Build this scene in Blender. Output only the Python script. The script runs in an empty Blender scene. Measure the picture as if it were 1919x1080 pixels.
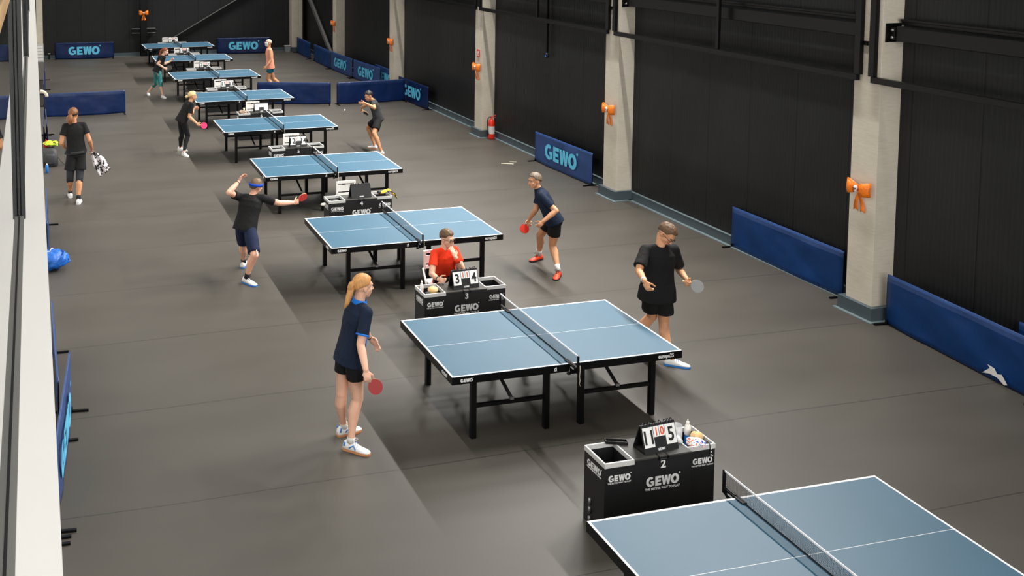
import bpy, bmesh, math, random
from mathutils import Vector, Matrix
from mathutils import noise as mnoise
S = bpy.context.scene
COL = S.collection
PI = math.pi
V = Vector
random.seed(7)

# ------------------------------------------------------------------ camera
cam_d = bpy.data.cameras.new('camera'); cam = bpy.data.objects.new('camera', cam_d); COL.objects.link(cam)
YAW, PIT, ROLL = 0.241664, -0.074796, -0.0040915
_f = V((math.sin(YAW)*math.cos(PIT), math.cos(YAW)*math.cos(PIT), math.sin(PIT)))
_r = _f.cross(V((0, 0, 1))).normalized(); _u = _r.cross(_f)
_r2 = _r*math.cos(ROLL)+_u*math.sin(ROLL); _u2 = _u*math.cos(ROLL)-_r*math.sin(ROLL)
_m = Matrix((_r2, _u2, -_f)).transposed().to_4x4(); _m.translation = V((0, 0, 5.4686))
cam.matrix_world = _m
cam_d.sensor_width = 36.0; cam_d.sensor_fit = 'HORIZONTAL'
cam_d.lens = 36.0*1819.204/1919.0
cam_d.shift_x = 437.821/1919.0; cam_d.shift_y = -539.418/1919.0
cam_d.clip_start = 0.05; cam_d.clip_end = 200
S.camera = cam

# ------------------------------------------------------------------ world, lights, exposure
w = bpy.data.worlds.new('world'); S.world = w; w.use_nodes = True
w.node_tree.nodes['Background'].inputs[0].default_value = (1.0, 0.98, 0.94, 1)
w.node_tree.nodes['Background'].inputs[1].default_value = 0.07
S.view_settings.view_transform = 'Standard'; S.view_settings.look = 'None'
S.view_settings.gamma = 1.0; S.view_settings.use_curve_mapping = False
S.view_settings.exposure = 0.0

def strip(x, z, y0, y1, n, power, width=0.12, fill=0.5, tilt=0.0, col=(1.0, 0.975, 0.935), spread=PI):
    """a row of linear hall lamps running along the hall"""
    step = (y1-y0)/n
    for i in range(n):
        l = bpy.data.lights.new('hall_lamp', 'AREA'); l.shape = 'RECTANGLE'
        l.size = width; l.size_y = step*fill; l.energy = power; l.color = col; l.spread = spread
        o = bpy.data.objects.new('hall_lamp', l); COL.objects.link(o)
        o.location = (x, y0+(i+.5)*step, z); o.rotation_euler = (0, tilt, 0)
strip(10.4, 7.8, 9.5, 27, 6, 345, fill=.7, tilt=.6, spread=2.05)
strip(10.4, 7.8, 27, 47, 6, 215, fill=.7, tilt=.6, spread=1.75)
strip(2.3, 7.8, -3, 45, 16, 67, fill=.7, tilt=-.05, spread=2.3)
# broad fill light added behind the camera to brighten surfaces facing it, no window modelled
l = bpy.data.lights.new('camera_side_fill', 'AREA'); l.shape = 'RECTANGLE'; l.size = 9; l.size_y = 5; l.energy = 1150; l.color = (1.0, .98, .95)
o = bpy.data.objects.new('camera_side_fill', l); COL.objects.link(o); o.location = (5.5, -3.7, 5.2); o.rotation_euler = (math.radians(86), 0, 0)

# ------------------------------------------------------------------ materials
MATS = {}
def nodes_of(name):
    m = bpy.data.materials.new(name); m.use_nodes = True
    return m, m.node_tree, m.node_tree.nodes['Principled BSDF']
def srgb(r, g, b):
    def c(v):
        v /= 255.0
        return v/12.92 if v <= 0.04045 else ((v+0.055)/1.055)**2.4
    return (c(r), c(g), c(b), 1)
def mat(name, rgb, rough=0.6, metal=0.0, var=0.0, vscale=20.0, bump=0.0, bscale=60.0, spec=0.5, sss=0.0, emit=None, bdist=0.01):
    m, nt, b = nodes_of(name)
    col = srgb(*rgb)
    b.inputs['Base Color'].default_value = col
    b.inputs['Roughness'].default_value = rough; b.inputs['Metallic'].default_value = metal
    b.inputs['Specular IOR Level'].default_value = spec
    if sss: b.inputs['Subsurface Weight'].default_value = sss; b.inputs['Subsurface Radius'].default_value = (0.02, 0.008, 0.004); b.inputs['Subsurface Scale'].default_value = 0.5
    tc = nt.nodes.new('ShaderNodeTexCoord')
    if var:
        n = nt.nodes.new('ShaderNodeTexNoise'); n.inputs['Scale'].default_value = vscale; n.inputs['Detail'].default_value = 4
        nt.links.new(tc.outputs['Object'], n.inputs['Vector'])
        mr = nt.nodes.new('ShaderNodeMapRange'); mr.inputs[1].default_value = .3; mr.inputs[2].default_value = .7
        mr.inputs[3].default_value = 1-var; mr.inputs[4].default_value = 1+var
        nt.links.new(n.outputs['Fac'], mr.inputs[0])
        mx = nt.nodes.new('ShaderNodeVectorMath'); mx.operation = 'SCALE'; mx.inputs[0].default_value = col[:3]
        nt.links.new(mr.outputs[0], mx.inputs['Scale']); nt.links.new(mx.outputs[0], b.inputs['Base Color'])
    if bump:
        n2 = nt.nodes.new('ShaderNodeTexNoise'); n2.inputs['Scale'].default_value = bscale; n2.inputs['Detail'].default_value = 5 if bscale > 8 else 1.2
        nt.links.new(tc.outputs['Object'], n2.inputs['Vector'])
        bp = nt.nodes.new('ShaderNodeBump'); bp.inputs['Strength'].default_value = bump; bp.inputs['Distance'].default_value = bdist
        nt.links.new(n2.outputs['Fac'], bp.inputs['Height']); nt.links.new(bp.outputs[0], b.inputs['Normal'])
    if emit:
        b.inputs['Emission Color'].default_value = srgb(*emit[:3]); b.inputs['Emission Strength'].default_value = emit[3]
    MATS[name] = m
    return m

mat('table_blue', (48, 88, 110), 0.50, var=0.05, vscale=1.5, spec=.5)
mat('line_white', (235, 236, 238), 0.5)
mat('black_metal', (9, 9, 10), 0.34, spec=0.22)
mat('black_plastic', (14, 14, 15), 0.45, spec=0.4)
mat('black_board', (17, 17, 19), 0.55)
mat('board_inside', (58, 56, 52), 0.6)
mat('rim_grey', (196, 196, 194), 0.45)
mat('net_black', (14, 14, 16), 0.8)
mat('white_print', (225, 225, 225), 0.5)
mat('cyan_print', (98, 200, 238), 0.5)
mat('card_white', (240, 240, 238), 0.5)
mat('ink_black', (22, 22, 24), 0.5)
mat('ink_red', (232, 78, 34), 0.5)
mat('white_plastic', (232, 230, 226), 0.4)
mat('barrier_blue', (0, 50, 104), 0.42, var=0.10, vscale=3, bump=0.6, bscale=2.6, bdist=0.05, spec=0.3)
mat('barrier_band', (36, 68, 122), 0.4, var=0.08, vscale=3, bump=0.5, bscale=5, bdist=0.03)
mat('barrier_navy', (2, 30, 76), 0.42, var=0.12, vscale=3, bump=0.6, bscale=2.6, bdist=0.05, spec=0.3)
mat('barrier_navy_band', (14, 40, 86), 0.42, var=0.08, vscale=3, bump=0.5, bscale=5, bdist=0.03)
mat('print_blue', (38, 68, 122), 0.42, var=0.08, vscale=3, bump=0.4, bscale=2.6, bdist=0.05)
mat('white_paint', (242, 240, 236), 0.4)
mat('grey_channel', (120, 120, 116), 0.4)
mat('dark_channel', (38, 38, 40), 0.4)
mat('post_dark', (26, 27, 29), 0.5, bump=0.3, bscale=300, bdist=0.002)
mat('base_grey', (72, 84, 90), 0.4)
mat('base_strip', (110, 124, 128), 0.35)
mat('bow_orange', (244, 124, 14), 0.45, var=0.18, vscale=60, bump=0.4, bscale=70)
mat('bone_white', (225, 222, 220), 0.5)
mat('red_paint', (222, 46, 22), 0.35)
mat('label_white', (225, 215, 208), 0.5)
mat('rubber_black', (16, 16, 17), 0.6)
mat('steel', (150, 150, 148), 0.35, metal=0.8)
mat('grey_plastic', (140, 146, 148), 0.5)
mat('led_blue', (40, 90, 255), 0.4, emit=(50, 110, 255, 4.0))
mat('brace_grey', (98, 98, 96), 0.5)
mat('bag_blue', (22, 98, 190), 0.45, var=0.25, vscale=14, bump=0.7, bscale=12, bdist=0.03)
mat('bag_dark_blue', (14, 46, 92), 0.6)
mat('paper_white', (230, 228, 224), 0.6)
mat('neon_green', (190, 226, 46), 0.6, bump=0.6, bscale=14, bdist=0.03)
mat('pack_grey', (52, 54, 56), 0.6, var=0.2, vscale=14, bump=0.4, bscale=30)
mat('bread_tan', (228, 190, 130), 0.7, var=0.12, vscale=25, bump=0.3, bscale=30)
mat('brown_cloth', (140, 118, 98), 0.8, var=0.4, vscale=30, bump=0.5, bscale=30)
mat('yellow_cloth', (228, 182, 48), 0.7, var=0.12, vscale=30)
mat('green_clutter', (36, 130, 66), 0.5)
mat('pink_label', (214, 60, 90), 0.4)
mat('blue_label', (42, 120, 200), 0.4)
mat('teal_bottle', (24, 66, 66), 0.4)
mat('cream_pad', (212, 200, 182), 0.6)
mat('bat_red', (216, 44, 26), 0.5)
mat('bat_dark_red', (150, 22, 22), 0.5)
mat('bat_pink', (236, 52, 110), 0.5)
mat('bat_grey', (128, 130, 128), 0.42)
mat('bat_black', (20, 20, 26), 0.45)
mat('bat_wood', (206, 176, 130), 0.5)
mat('ball_white', (242, 238, 226), 0.35)
mat('tape_cream', (206, 196, 172), 0.6)

# clear plastic and glass
m, nt, b = nodes_of('clear_plastic'); b.inputs['Alpha'].default_value = .38; b.inputs['Roughness'].default_value = 0.12
b.inputs['Base Color'].default_value = (.92, .94, .95, 1); MATS['clear_plastic'] = m
m, nt, b = nodes_of('balustrade_glass'); b.inputs['Transmission Weight'].default_value = 1; b.inputs['Roughness'].default_value = 0.0; b.inputs['IOR'].default_value = 1.45
b.inputs['Base Color'].default_value = (.9, .95, .93, 1); MATS['balustrade_glass'] = m

# floor: dark warm grey vinyl sheets, joints every 1.87 m across the hall
m, nt, b = nodes_of('vinyl_floor'); MATS['vinyl_floor'] = m
tc = nt.nodes.new('ShaderNodeTexCoord'); sep = nt.nodes.new('ShaderNodeSeparateXYZ'); nt.links.new(tc.outputs['Object'], sep.inputs[0])
def mth(nt, op, a, bb=None, c=None):
    n = nt.nodes.new('ShaderNodeMath'); n.operation = op
    for i, x in enumerate((a, bb, c)):
        if x is None: continue
        if isinstance(x, (int, float)): n.inputs[i].default_value = x
        else: nt.links.new(x, n.inputs[i])
    return n.outputs[0]
wob = nt.nodes.new('ShaderNodeTexNoise'); wob.inputs['Scale'].default_value = 0.15; nt.links.new(tc.outputs['Object'], wob.inputs['Vector'])
yy = mth(nt, 'ADD', sep.outputs['Y'], mth(nt, 'MULTIPLY', wob.outputs['Fac'], 0.25))
fr = mth(nt, 'FRACT', mth(nt, 'DIVIDE', mth(nt, 'ADD', yy, -8.98+18.7), 1.87))
seam = mth(nt, 'LESS_THAN', fr, 0.0055)
n1 = nt.nodes.new('ShaderNodeTexNoise'); n1.inputs['Scale'].default_value = 0.5; n1.inputs['Detail'].default_value = 5
mp = nt.nodes.new('ShaderNodeMapping'); mp.inputs['Scale'].default_value = (1, 2.4, 1); nt.links.new(tc.outputs['Object'], mp.inputs[0]); nt.links.new(mp.outputs[0], n1.inputs['Vector'])
n2 = nt.nodes.new('ShaderNodeTexNoise'); n2.inputs['Scale'].default_value = 90; nt.links.new(tc.outputs['Object'], n2.inputs['Vector'])
cr = nt.nodes.new('ShaderNodeValToRGB'); cr.color_ramp.elements[0].position = .3; cr.color_ramp.elements[0].color = srgb(68, 64, 58); cr.color_ramp.elements[1].position = .7; cr.color_ramp.elements[1].color = srgb(75, 71, 65)
nt.links.new(n1.outputs['Fac'], cr.inputs[0])
mix = nt.nodes.new('ShaderNodeMix'); mix.data_type = 'RGBA'; nt.links.new(seam, mix.inputs['Factor']); nt.links.new(cr.outputs[0], mix.inputs[6]); mix.inputs[7].default_value = srgb(40, 38, 36)
nt.links.new(mix.outputs[2], b.inputs['Base Color'])
b.inputs['Roughness'].default_value = .47; b.inputs['Specular IOR Level'].default_value = .36
rr = nt.nodes.new('ShaderNodeMapRange'); rr.inputs[3].default_value = .42; rr.inputs[4].default_value = .54; nt.links.new(n1.outputs['Fac'], rr.inputs[0]); nt.links.new(rr.outputs[0], b.inputs['Roughness'])
bp = nt.nodes.new('ShaderNodeBump'); bp.inputs['Strength'].default_value = .08; bp.inputs['Distance'].default_value = .002; nt.links.new(n2.outputs['Fac'], bp.inputs['Height']); nt.links.new(bp.outputs[0], b.inputs['Normal'])

# dark ribbed cladding; axis = which object axis runs along the wall
def cladding(name, axis, pitch, phase, panel):
    m, nt, b = nodes_of(name); MATS[name] = m
    tc = nt.nodes.new('ShaderNodeTexCoord'); sep = nt.nodes.new('ShaderNodeSeparateXYZ'); nt.links.new(tc.outputs['Object'], sep.inputs[0])
    a = sep.outputs[axis]
    rib = mth(nt, 'SINE', mth(nt, 'MULTIPLY', a, 2*PI/pitch))
    fr = mth(nt, 'FRACT', mth(nt, 'DIVIDE', mth(nt, 'ADD', a, 40-phase), panel))
    seam = mth(nt, 'LESS_THAN', fr, 0.014)
    ribc = nt.nodes.new('ShaderNodeMapRange'); ribc.inputs[1].default_value = .55; ribc.inputs[2].default_value = 1; ribc.inputs[3].default_value = 1; ribc.inputs[4].default_value = 1.22
    nt.links.new(rib, ribc.inputs[0])
    no = nt.nodes.new('ShaderNodeTexNoise'); no.inputs['Scale'].default_value = 0.9; no.inputs['Detail'].default_value = 4; nt.links.new(tc.outputs['Object'], no.inputs['Vector'])
    cr = nt.nodes.new('ShaderNodeValToRGB'); cr.color_ramp.elements[0].position = .3; cr.color_ramp.elements[0].color = srgb(32, 33, 34); cr.color_ramp.elements[1].position = .7; cr.color_ramp.elements[1].color = srgb(38, 39, 40)
    nt.links.new(no.outputs['Fac'], cr.inputs[0])
    sc = nt.nodes.new('ShaderNodeVectorMath'); sc.operation = 'SCALE'; nt.links.new(cr.outputs[0], sc.inputs[0]); nt.links.new(ribc.outputs[0], sc.inputs['Scale'])
    mix = nt.nodes.new('ShaderNodeMix'); mix.data_type = 'RGBA'; nt.links.new(seam, mix.inputs['Factor']); nt.links.new(sc.outputs[0], mix.inputs[6]); mix.inputs[7].default_value = srgb(14, 14, 15)
    nt.links.new(mix.outputs[2], b.inputs['Base Color'])
    b.inputs['Roughness'].default_value = .5; b.inputs['Specular IOR Level'].default_value = .22
    bp = nt.nodes.new('ShaderNodeBump'); bp.inputs['Strength'].default_value = .35; bp.inputs['Distance'].default_value = .004; nt.links.new(rib, bp.inputs['Height']); nt.links.new(bp.outputs[0], b.inputs['Normal'])
cladding('cladding_side', 'Y', 0.0655, 12.758, 1.022)
cladding('cladding_end', 'X', 0.0655, 1.671, 1.0)

# board-marked pale concrete
m, nt, b = nodes_of('concrete'); MATS['concrete'] = m
tc = nt.nodes.new('ShaderNodeTexCoord'); mp = nt.nodes.new('ShaderNodeMapping'); mp.inputs['Scale'].default_value = (2, 2, 14); nt.links.new(tc.outputs['Object'], mp.inputs[0])
n1 = nt.nodes.new('ShaderNodeTexNoise'); n1.inputs['Scale'].default_value = 3; n1.inputs['Detail'].default_value = 8; nt.links.new(mp.outputs[0], n1.inputs['Vector'])
n2 = nt.nodes.new('ShaderNodeTexNoise'); n2.inputs['Scale'].default_value = 2.2; n2.inputs['Detail'].default_value = 6; nt.links.new(tc.outputs['Object'], n2.inputs['Vector'])
av = mth(nt, 'MULTIPLY', mth(nt, 'ADD', n1.outputs['Fac'], n2.outputs['Fac']), .5)
cr = nt.nodes.new('ShaderNodeValToRGB'); cr.color_ramp.elements[0].position = .34; cr.color_ramp.elements[0].color = srgb(203, 194, 176); cr.color_ramp.elements[1].position = .64; cr.color_ramp.elements[1].color = srgb(218, 210, 194)
nt.links.new(av, cr.inputs[0]); nt.links.new(cr.outputs[0], b.inputs['Base Color']); b.inputs['Roughness'].default_value = .8
bp = nt.nodes.new('ShaderNodeBump'); bp.inputs['Strength'].default_value = .15; bp.inputs['Distance'].default_value = .005; nt.links.new(n1.outputs['Fac'], bp.inputs['Height']); nt.links.new(bp.outputs[0], b.inputs['Normal'])

# oak handrail
m, nt, b = nodes_of('oak'); MATS['oak'] = m
tc = nt.nodes.new('ShaderNodeTexCoord'); mp = nt.nodes.new('ShaderNodeMapping'); mp.inputs['Scale'].default_value = (30, 1.5, 30); nt.links.new(tc.outputs['Object'], mp.inputs[0])
n1 = nt.nodes.new('ShaderNodeTexNoise'); n1.inputs['Scale'].default_value = 2; n1.inputs['Detail'].default_value = 6; nt.links.new(mp.outputs[0], n1.inputs['Vector'])
cr = nt.nodes.new('ShaderNodeValToRGB'); cr.color_ramp.elements[0].position = .3; cr.color_ramp.elements[0].color = srgb(178, 142, 100); cr.color_ramp.elements[1].position = .7; cr.color_ramp.elements[1].color = srgb(214, 180, 138)
nt.links.new(n1.outputs['Fac'], cr.inputs[0]); nt.links.new(cr.outputs[0], b.inputs['Base Color']); b.inputs['Roughness'].default_value = .45

# leggings with a teal and coral pattern, towel pattern, snack wrapper
def patterned(name, cols, scale, rough=.7, kind='noise'):
    m, nt, b = nodes_of(name); MATS[name] = m
    tc = nt.nodes.new('ShaderNodeTexCoord')
    n = nt.nodes.new('ShaderNodeTexNoise' if kind == 'noise' else 'ShaderNodeTexVoronoi'); n.inputs['Scale'].default_value = scale
    nt.links.new(tc.outputs['Object'], n.inputs['Vector'])
    cr = nt.nodes.new('ShaderNodeValToRGB'); cr.color_ramp.interpolation = 'CONSTANT'
    els = cr.color_ramp.elements
    els[0].position = 0; els[0].color = srgb(*cols[0][1]); els[1].position = cols[1][0]; els[1].color = srgb(*cols[1][1])
    for p, c in cols[2:]:
        e = els.new(p); e.color = srgb(*c)
    nt.links.new(n.outputs['Fac' if kind == 'noise' else 'Distance'], cr.inputs[0]); nt.links.new(cr.outputs[0], b.inputs['Base Color']); b.inputs['Roughness'].default_value = rough
patterned('leggings_teal', [(0, (52, 132, 132)), (.5, (38, 110, 112)), (.6, (60, 150, 146)), (.68, (200, 96, 80))], 9)
patterned('towel_pattern', [(0, (225, 220, 222)), (.46, (225, 220, 222)), (.5, (22, 22, 24)), (.6, (215, 205, 208))], 9)
patterned('wrapper', [(0, (40, 90, 190)), (.42, (240, 240, 240)), (.55, (235, 90, 30)), (.62, (240, 240, 240)), (.72, (40, 90, 190))], 30, .35)

# ------------------------------------------------------------------ mesh builder
class MB:
    def __init__(s): s.v = []; s.f = []; s.m = []; s.sm = []
    def add(s, vs, fs, mi=0, sm=False):
        o = len(s.v); s.v += [tuple(v) for v in vs]
        for f in fs: s.f.append(tuple(i+o for i in f)); s.m.append(mi); s.sm.append(sm)
    def box(s, c, d, mi=0, R=None):
        c = V(c); hx, hy, hz = d[0]/2, d[1]/2, d[2]/2
        vs = [V((sx*hx, sy*hy, sz*hz)) for sx in (-1, 1) for sy in (-1, 1) for sz in (-1, 1)]
        if R is not None: vs = [R @ v for v in vs]
        s.add([c+v for v in vs], [(0, 1, 3, 2), (4, 6, 7, 5), (0, 4, 5, 1), (2, 3, 7, 6), (0, 2, 6, 4), (1, 5, 7, 3)], mi)
    def lohi(s, a, b, mi=0): s.box([(a[i]+b[i])/2 for i in range(3)], [abs(b[i]-a[i]) for i in range(3)], mi)
    def bar(s, p, q, w, h, mi=0, up=(0, 0, 1)):
        p, q = V(p), V(q); d = (q-p); L = d.length; d.normalize(); u = V(up); r = d.cross(u)
        if r.length < 1e-4: r = d.cross(V((1, 0, 0)))
        r.normalize(); u = r.cross(d).normalized()
        s.box((p+q)/2, (w, L, h), mi, Matrix((r, d, u)).transposed())
    def loft(s, rings, mi=0, sm=True, cap=True):
        n = len(rings[0]); vs = [p for r in rings for p in r]; fs = []
        for i in range(len(rings)-1):
            for j in range(n):
                k = (j+1) % n; fs.append((i*n+j, i*n+k, (i+1)*n+k, (i+1)*n+j))
        if cap:
            fs.append(tuple(reversed(range(n)))); fs.append(tuple((len(rings)-1)*n+j for j in range(n)))
        s.add(vs, fs, mi, sm)
    def tube(s, pts, rads, n=10, mi=0, sm=True, cap=True, flat=1.0, side=None):
        pts = [V(p) for p in pts]
        if isinstance(rads, (int, float)): rads = [rads]*len(pts)
        rings = []; pr = None
        for i, p in enumerate(pts):
            a = pts[max(0, i-1)]; b_ = pts[min(len(pts)-1, i+1)]; d = (b_-a).normalized()
            if side is not None: r = V(side)-d*V(side).dot(d)
            elif pr is None: r = d.cross(V((0, 0, 1)) if abs(d.z) < .9 else V((1, 0, 0)))
            else: r = pr-d*pr.dot(d)
            r.normalize(); pr = r; u = d.cross(r)
            rings.append([p+r*(math.cos(2*PI*j/n)*rads[i])+u*(math.sin(2*PI*j/n)*rads[i]*flat) for j in range(n)])
        s.loft(rings, mi, sm, cap)
    def cone(s, p, q, r0, r1, n=16, mi=0, sm=True): s.tube([p, q], [r0, r1], n, mi, sm)
    def caps(s, p, q, r0, r1, n=12, mi=0):
        p, q = V(p), V(q); d = (q-p)
        if d.length < 1e-6: return s.ell(p, (r0, r0, r0), mi=mi)
        d.normalize(); pts = []; rs = []
        for k in range(5):
            a = -PI/2+PI/2*k/5.0+.12; pts.append(p+d*math.sin(a)*r0); rs.append(r0*math.cos(a))
        pts.append(p); rs.append(r0)
        pts.append(q); rs.append(r1)
        for k in range(1, 6):
            a = PI/2*k/5.0-(.12 if k == 5 else 0); pts.append(q+d*math.sin(a)*r1); rs.append(max(.0005, r1*math.cos(a)))
        s.tube(pts, rs, n, mi)
    def ell(s, c, r, R=None, n=16, m_=10, mi=0):
        c = V(c); rings = []
        for i in range(m_+1):
            t = PI*(i+.02)/(m_+.04); z = -math.cos(t); q = math.sin(t); ring = []
            for j in range(n):
                v = V((math.cos(2*PI*j/n)*q*r[0], math.sin(2*PI*j/n)*q*r[1], z*r[2]))
                if R is not None: v = R @ v
                ring.append(c+v)
            rings.append(ring)
        s.loft(rings, mi, True)
    def prism(s, poly, z0, z1, mi=0, M=None):
        n = len(poly); vs = [V((x, y, z0)) for x, y in poly]+[V((x, y, z1)) for x, y in poly]
        if M is not None: vs = [M @ v for v in vs]
        fs = [tuple(reversed(range(n))), tuple(range(n, 2*n))]+[(i, (i+1) % n, n+(i+1) % n, n+i) for i in range(n)]
        s.add(vs, fs, mi)
    def mesh(s, name, mats):
        me = bpy.data.meshes.new(name); me.from_pydata(s.v, [], s.f)
        for i, p in enumerate(me.polygons): p.material_index = s.m[i]; p.use_smooth = s.sm[i]
        for mm in mats: me.materials.append(MATS[mm] if isinstance(mm, str) else mm)
        bm = bmesh.new(); bm.from_mesh(me); bmesh.ops.recalc_face_normals(bm, faces=bm.faces); bm.to_mesh(me); bm.free()
        return me
    def build(s, name, mats, parent=None, bevel=0):
        if isinstance(mats, str): mats = [mats]
        o = bpy.data.objects.new(name, s.mesh(name, mats)); COL.objects.link(o)
        if parent is not None: o.parent = parent
        if bevel:
            md = o.modifiers.new('bevel', 'BEVEL'); md.width = bevel; md.segments = 2; md.limit_method = 'ANGLE'; md.angle_limit = .6
        return o
def tag(o, label=None, cat=None, group=None, kind=None):
    if label: o['label'] = label
    if cat: o['category'] = cat
    if group: o['group'] = group
    if kind: o['kind'] = kind
    return o
def root(name, loc, label, cat, group=None, rz=0.0):
    o = bpy.data.objects.new(name, None); COL.objects.link(o); o.location = loc; o.rotation_euler = (0, 0, rz)
    o.empty_display_size = .1
    return tag(o, label, cat, group)
def copy_tree(o, parent=None):
    c = o.copy(); COL.objects.link(c); c.parent = parent
    for ch in list(o.children): copy_tree(ch, c)
    return c
def remesh(o, voxel, it=3, fac=.5):
    md = o.modifiers.new('r', 'REMESH'); md.mode = 'VOXEL'; md.voxel_size = voxel; md.use_smooth_shade = True
    if it: ms = o.modifiers.new('s', 'SMOOTH'); ms.iterations = it; ms.factor = fac
    dg = bpy.context.evaluated_depsgraph_get(); dg.update()
    me = bpy.data.meshes.new_from_object(o.evaluated_get(dg))
    o.modifiers.clear(); old = o.data; mats = list(old.materials); o.data = me
    me.materials.clear()
    for mm in mats: me.materials.append(mm)
    for p in me.polygons: p.use_smooth = True
    return o

# lettering: a flat bold text turned into a mesh, centred on its origin, in the XY plane
TXT = {}
def text_mesh(s, size, bold, material, sx=1.0):
    k = (s, size, bold, material, sx)
    if k in TXT: return TXT[k]
    c = bpy.data.curves.new('t', 'FONT'); c.body = s; c.size = size; c.offset = bold*size; c.extrude = .0012
    c.align_x = 'CENTER'; c.align_y = 'CENTER'; c.resolution_u = 3
    o = bpy.data.objects.new('t', c); COL.objects.link(o)
    dg = bpy.context.evaluated_depsgraph_get(); dg.update()
    me = bpy.data.meshes.new_from_object(o.evaluated_get(dg)); bpy.data.objects.remove(o)
    me.materials.clear(); me.materials.append(MATS[material])
    xs = [v.co.x for v in me.vertices]; ys = [v.co.y for v in me.vertices]
    cx, cy = (min(xs)+max(xs))/2, (min(ys)+max(ys))/2
    for v in me.vertices: v.co.x = (v.co.x-cx)*sx; v.co.y -= cy
    TXT[k] = me; return me
def frame_m(x, y):
    """matrix with given local x (reading direction) and local y (up)"""
    x = V(x).normalized(); y = V(y); y = (y-x*y.dot(x)).normalized(); z = x.cross(y)
    return Matrix((x, y, z)).transposed().to_4x4()
def lettering(s, size, parent, loc, xdir=(1, 0, 0), ydir=(0, 0, 1), bold=.03, material='white_print', sx=1.0, name='lettering', dot=False):
    o = bpy.data.objects.new(name, text_mesh(s, size, bold, material, sx)); COL.objects.link(o)
    M = frame_m(xdir, ydir); M.translation = V(loc); o.matrix_local = M; o.parent = parent
    return o
def gewo(h, material):
    """the heavy sans wordmark with its small dot, drawn as polygons; h = letter height"""
    k = ('gewo', h, material)
    if k in TXT: return TXT[k]
    mb = MB(); t = .30
    def arc(cx, cy, ro, ri, a0, a1, n=22, sx=1.0):
        pts = []
        for i in range(n+1):
            a = a0+(a1-a0)*i/n; pts.append((cx+sx*ro[0]*math.cos(a), cy+ro[1]*math.sin(a)))
        ins = []
        for i in range(n+1):
            a = a0+(a1-a0)*i/n; ins.append((cx+sx*ri[0]*math.cos(a), cy+ri[1]*math.sin(a)))
        for i in range(n): quad(pts[i], pts[i+1], ins[i+1], ins[i])
    def quad(*p): mb.prism([(x*h, y*h) for x, y in p], 0, .0016)
    def rect(x0, y0, x1, y1): quad((x0, y0), (x1, y0), (x1, y1), (x0, y1))
    # G
    arc(.48, .5, (.48, .52), (.19, .28), math.radians(50), math.radians(300))
    rect(.52, .36, .92, .56); quad((.66, .08), (.92, .08), (.92, .36), (.66, .36))
    # E
    x = 1.04; rect(x, 0, x+.28, 1); rect(x+.28, .77, x+.70, 1); rect(x+.28, .39, x+.64, .60); rect(x+.28, 0, x+.70, .23)
    # W
    x = 1.80
    mb.prism([((x+px)*h, py*h) for px, py in ((0, 1), (.17, 0), (.42, 0), (.53, .56), (.64, 0), (.89, 0), (1.06, 1), (.80, 1), (.745, .46), (.65, 1), (.41, 1), (.315, .46), (.26, 1))], 0, .0016)
    # O
    arc(3.34, .5, (.50, .52), (.19, .27), 0, 2*PI)
    # raised dot
    cx, cy, r = 3.90, 1.08, .09
    mb.prism([(h*(cx+r*math.cos(2*PI*i/12)), h*(cy+r*math.sin(2*PI*i/12))) for i in range(12)], 0, .0016)
    me = mb.mesh('gewo', [material])
    for v in me.vertices: v.co.x -= 1.92*h; v.co.y -= .5*h
    TXT[k] = me; return me
def wordmark(h, parent, loc, xdir=(1, 0, 0), ydir=(0, 0, 1), material='white_print', sx=1.0):
    o = bpy.data.objects.new('lettering', gewo(h, material)); COL.objects.link(o)
    M = frame_m(xdir, ydir) @ Matrix.Diagonal((sx, 1, 1, 1)); M.translation = V(loc); o.matrix_local = M; o.parent = parent
    return o

# ================================================================== THE HALL
def struct(name, mb, mats, **k):
    o = mb.build(name, mats, **k); o['kind'] = 'structure'; return o
mb = MB(); mb.lohi((-0.75, -4, -.1), (11.65, 41.85, 0)); struct('floor', mb, 'vinyl_floor')
mb = MB(); mb.lohi((11.45, -4, 0), (11.65, 41.85, 8.2)); struct('wall_right', mb, 'cladding_side')
mb = MB(); mb.lohi((-4, 41.65, 0), (11.45, 41.85, 8.2)); struct('wall_far', mb, 'cladding_end')
COLS = [10.76, 16.90, 22.96, 29.40, 35.72]
mb = MB()
edges = [-4]+[c for y in COLS for c in (y-.07, y+.51)]+[41.2]
for a, b_ in zip(edges[0::2], edges[1::2]):
    mb.lohi((11.40, a, 0), (11.45, b_, .165)); mb.lohi((11.33, a, 0), (11.40, b_, .012), 1); mb.lohi((11.395, a, .165), (11.45, b_, .173), 1)
struct('baseboard_right', mb, ['base_grey', 'base_strip'])
mb = MB()
for a, b_ in ((-4, 4.13), (4.45, 10.75)): mb.lohi((a, 41.61, 0), (b_, 41.65, .15)); mb.lohi((a, 41.55, 0), (b_, 41.61, .01), 1)
struct('baseboard_far', mb, ['base_grey', 'base_strip'])
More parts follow.
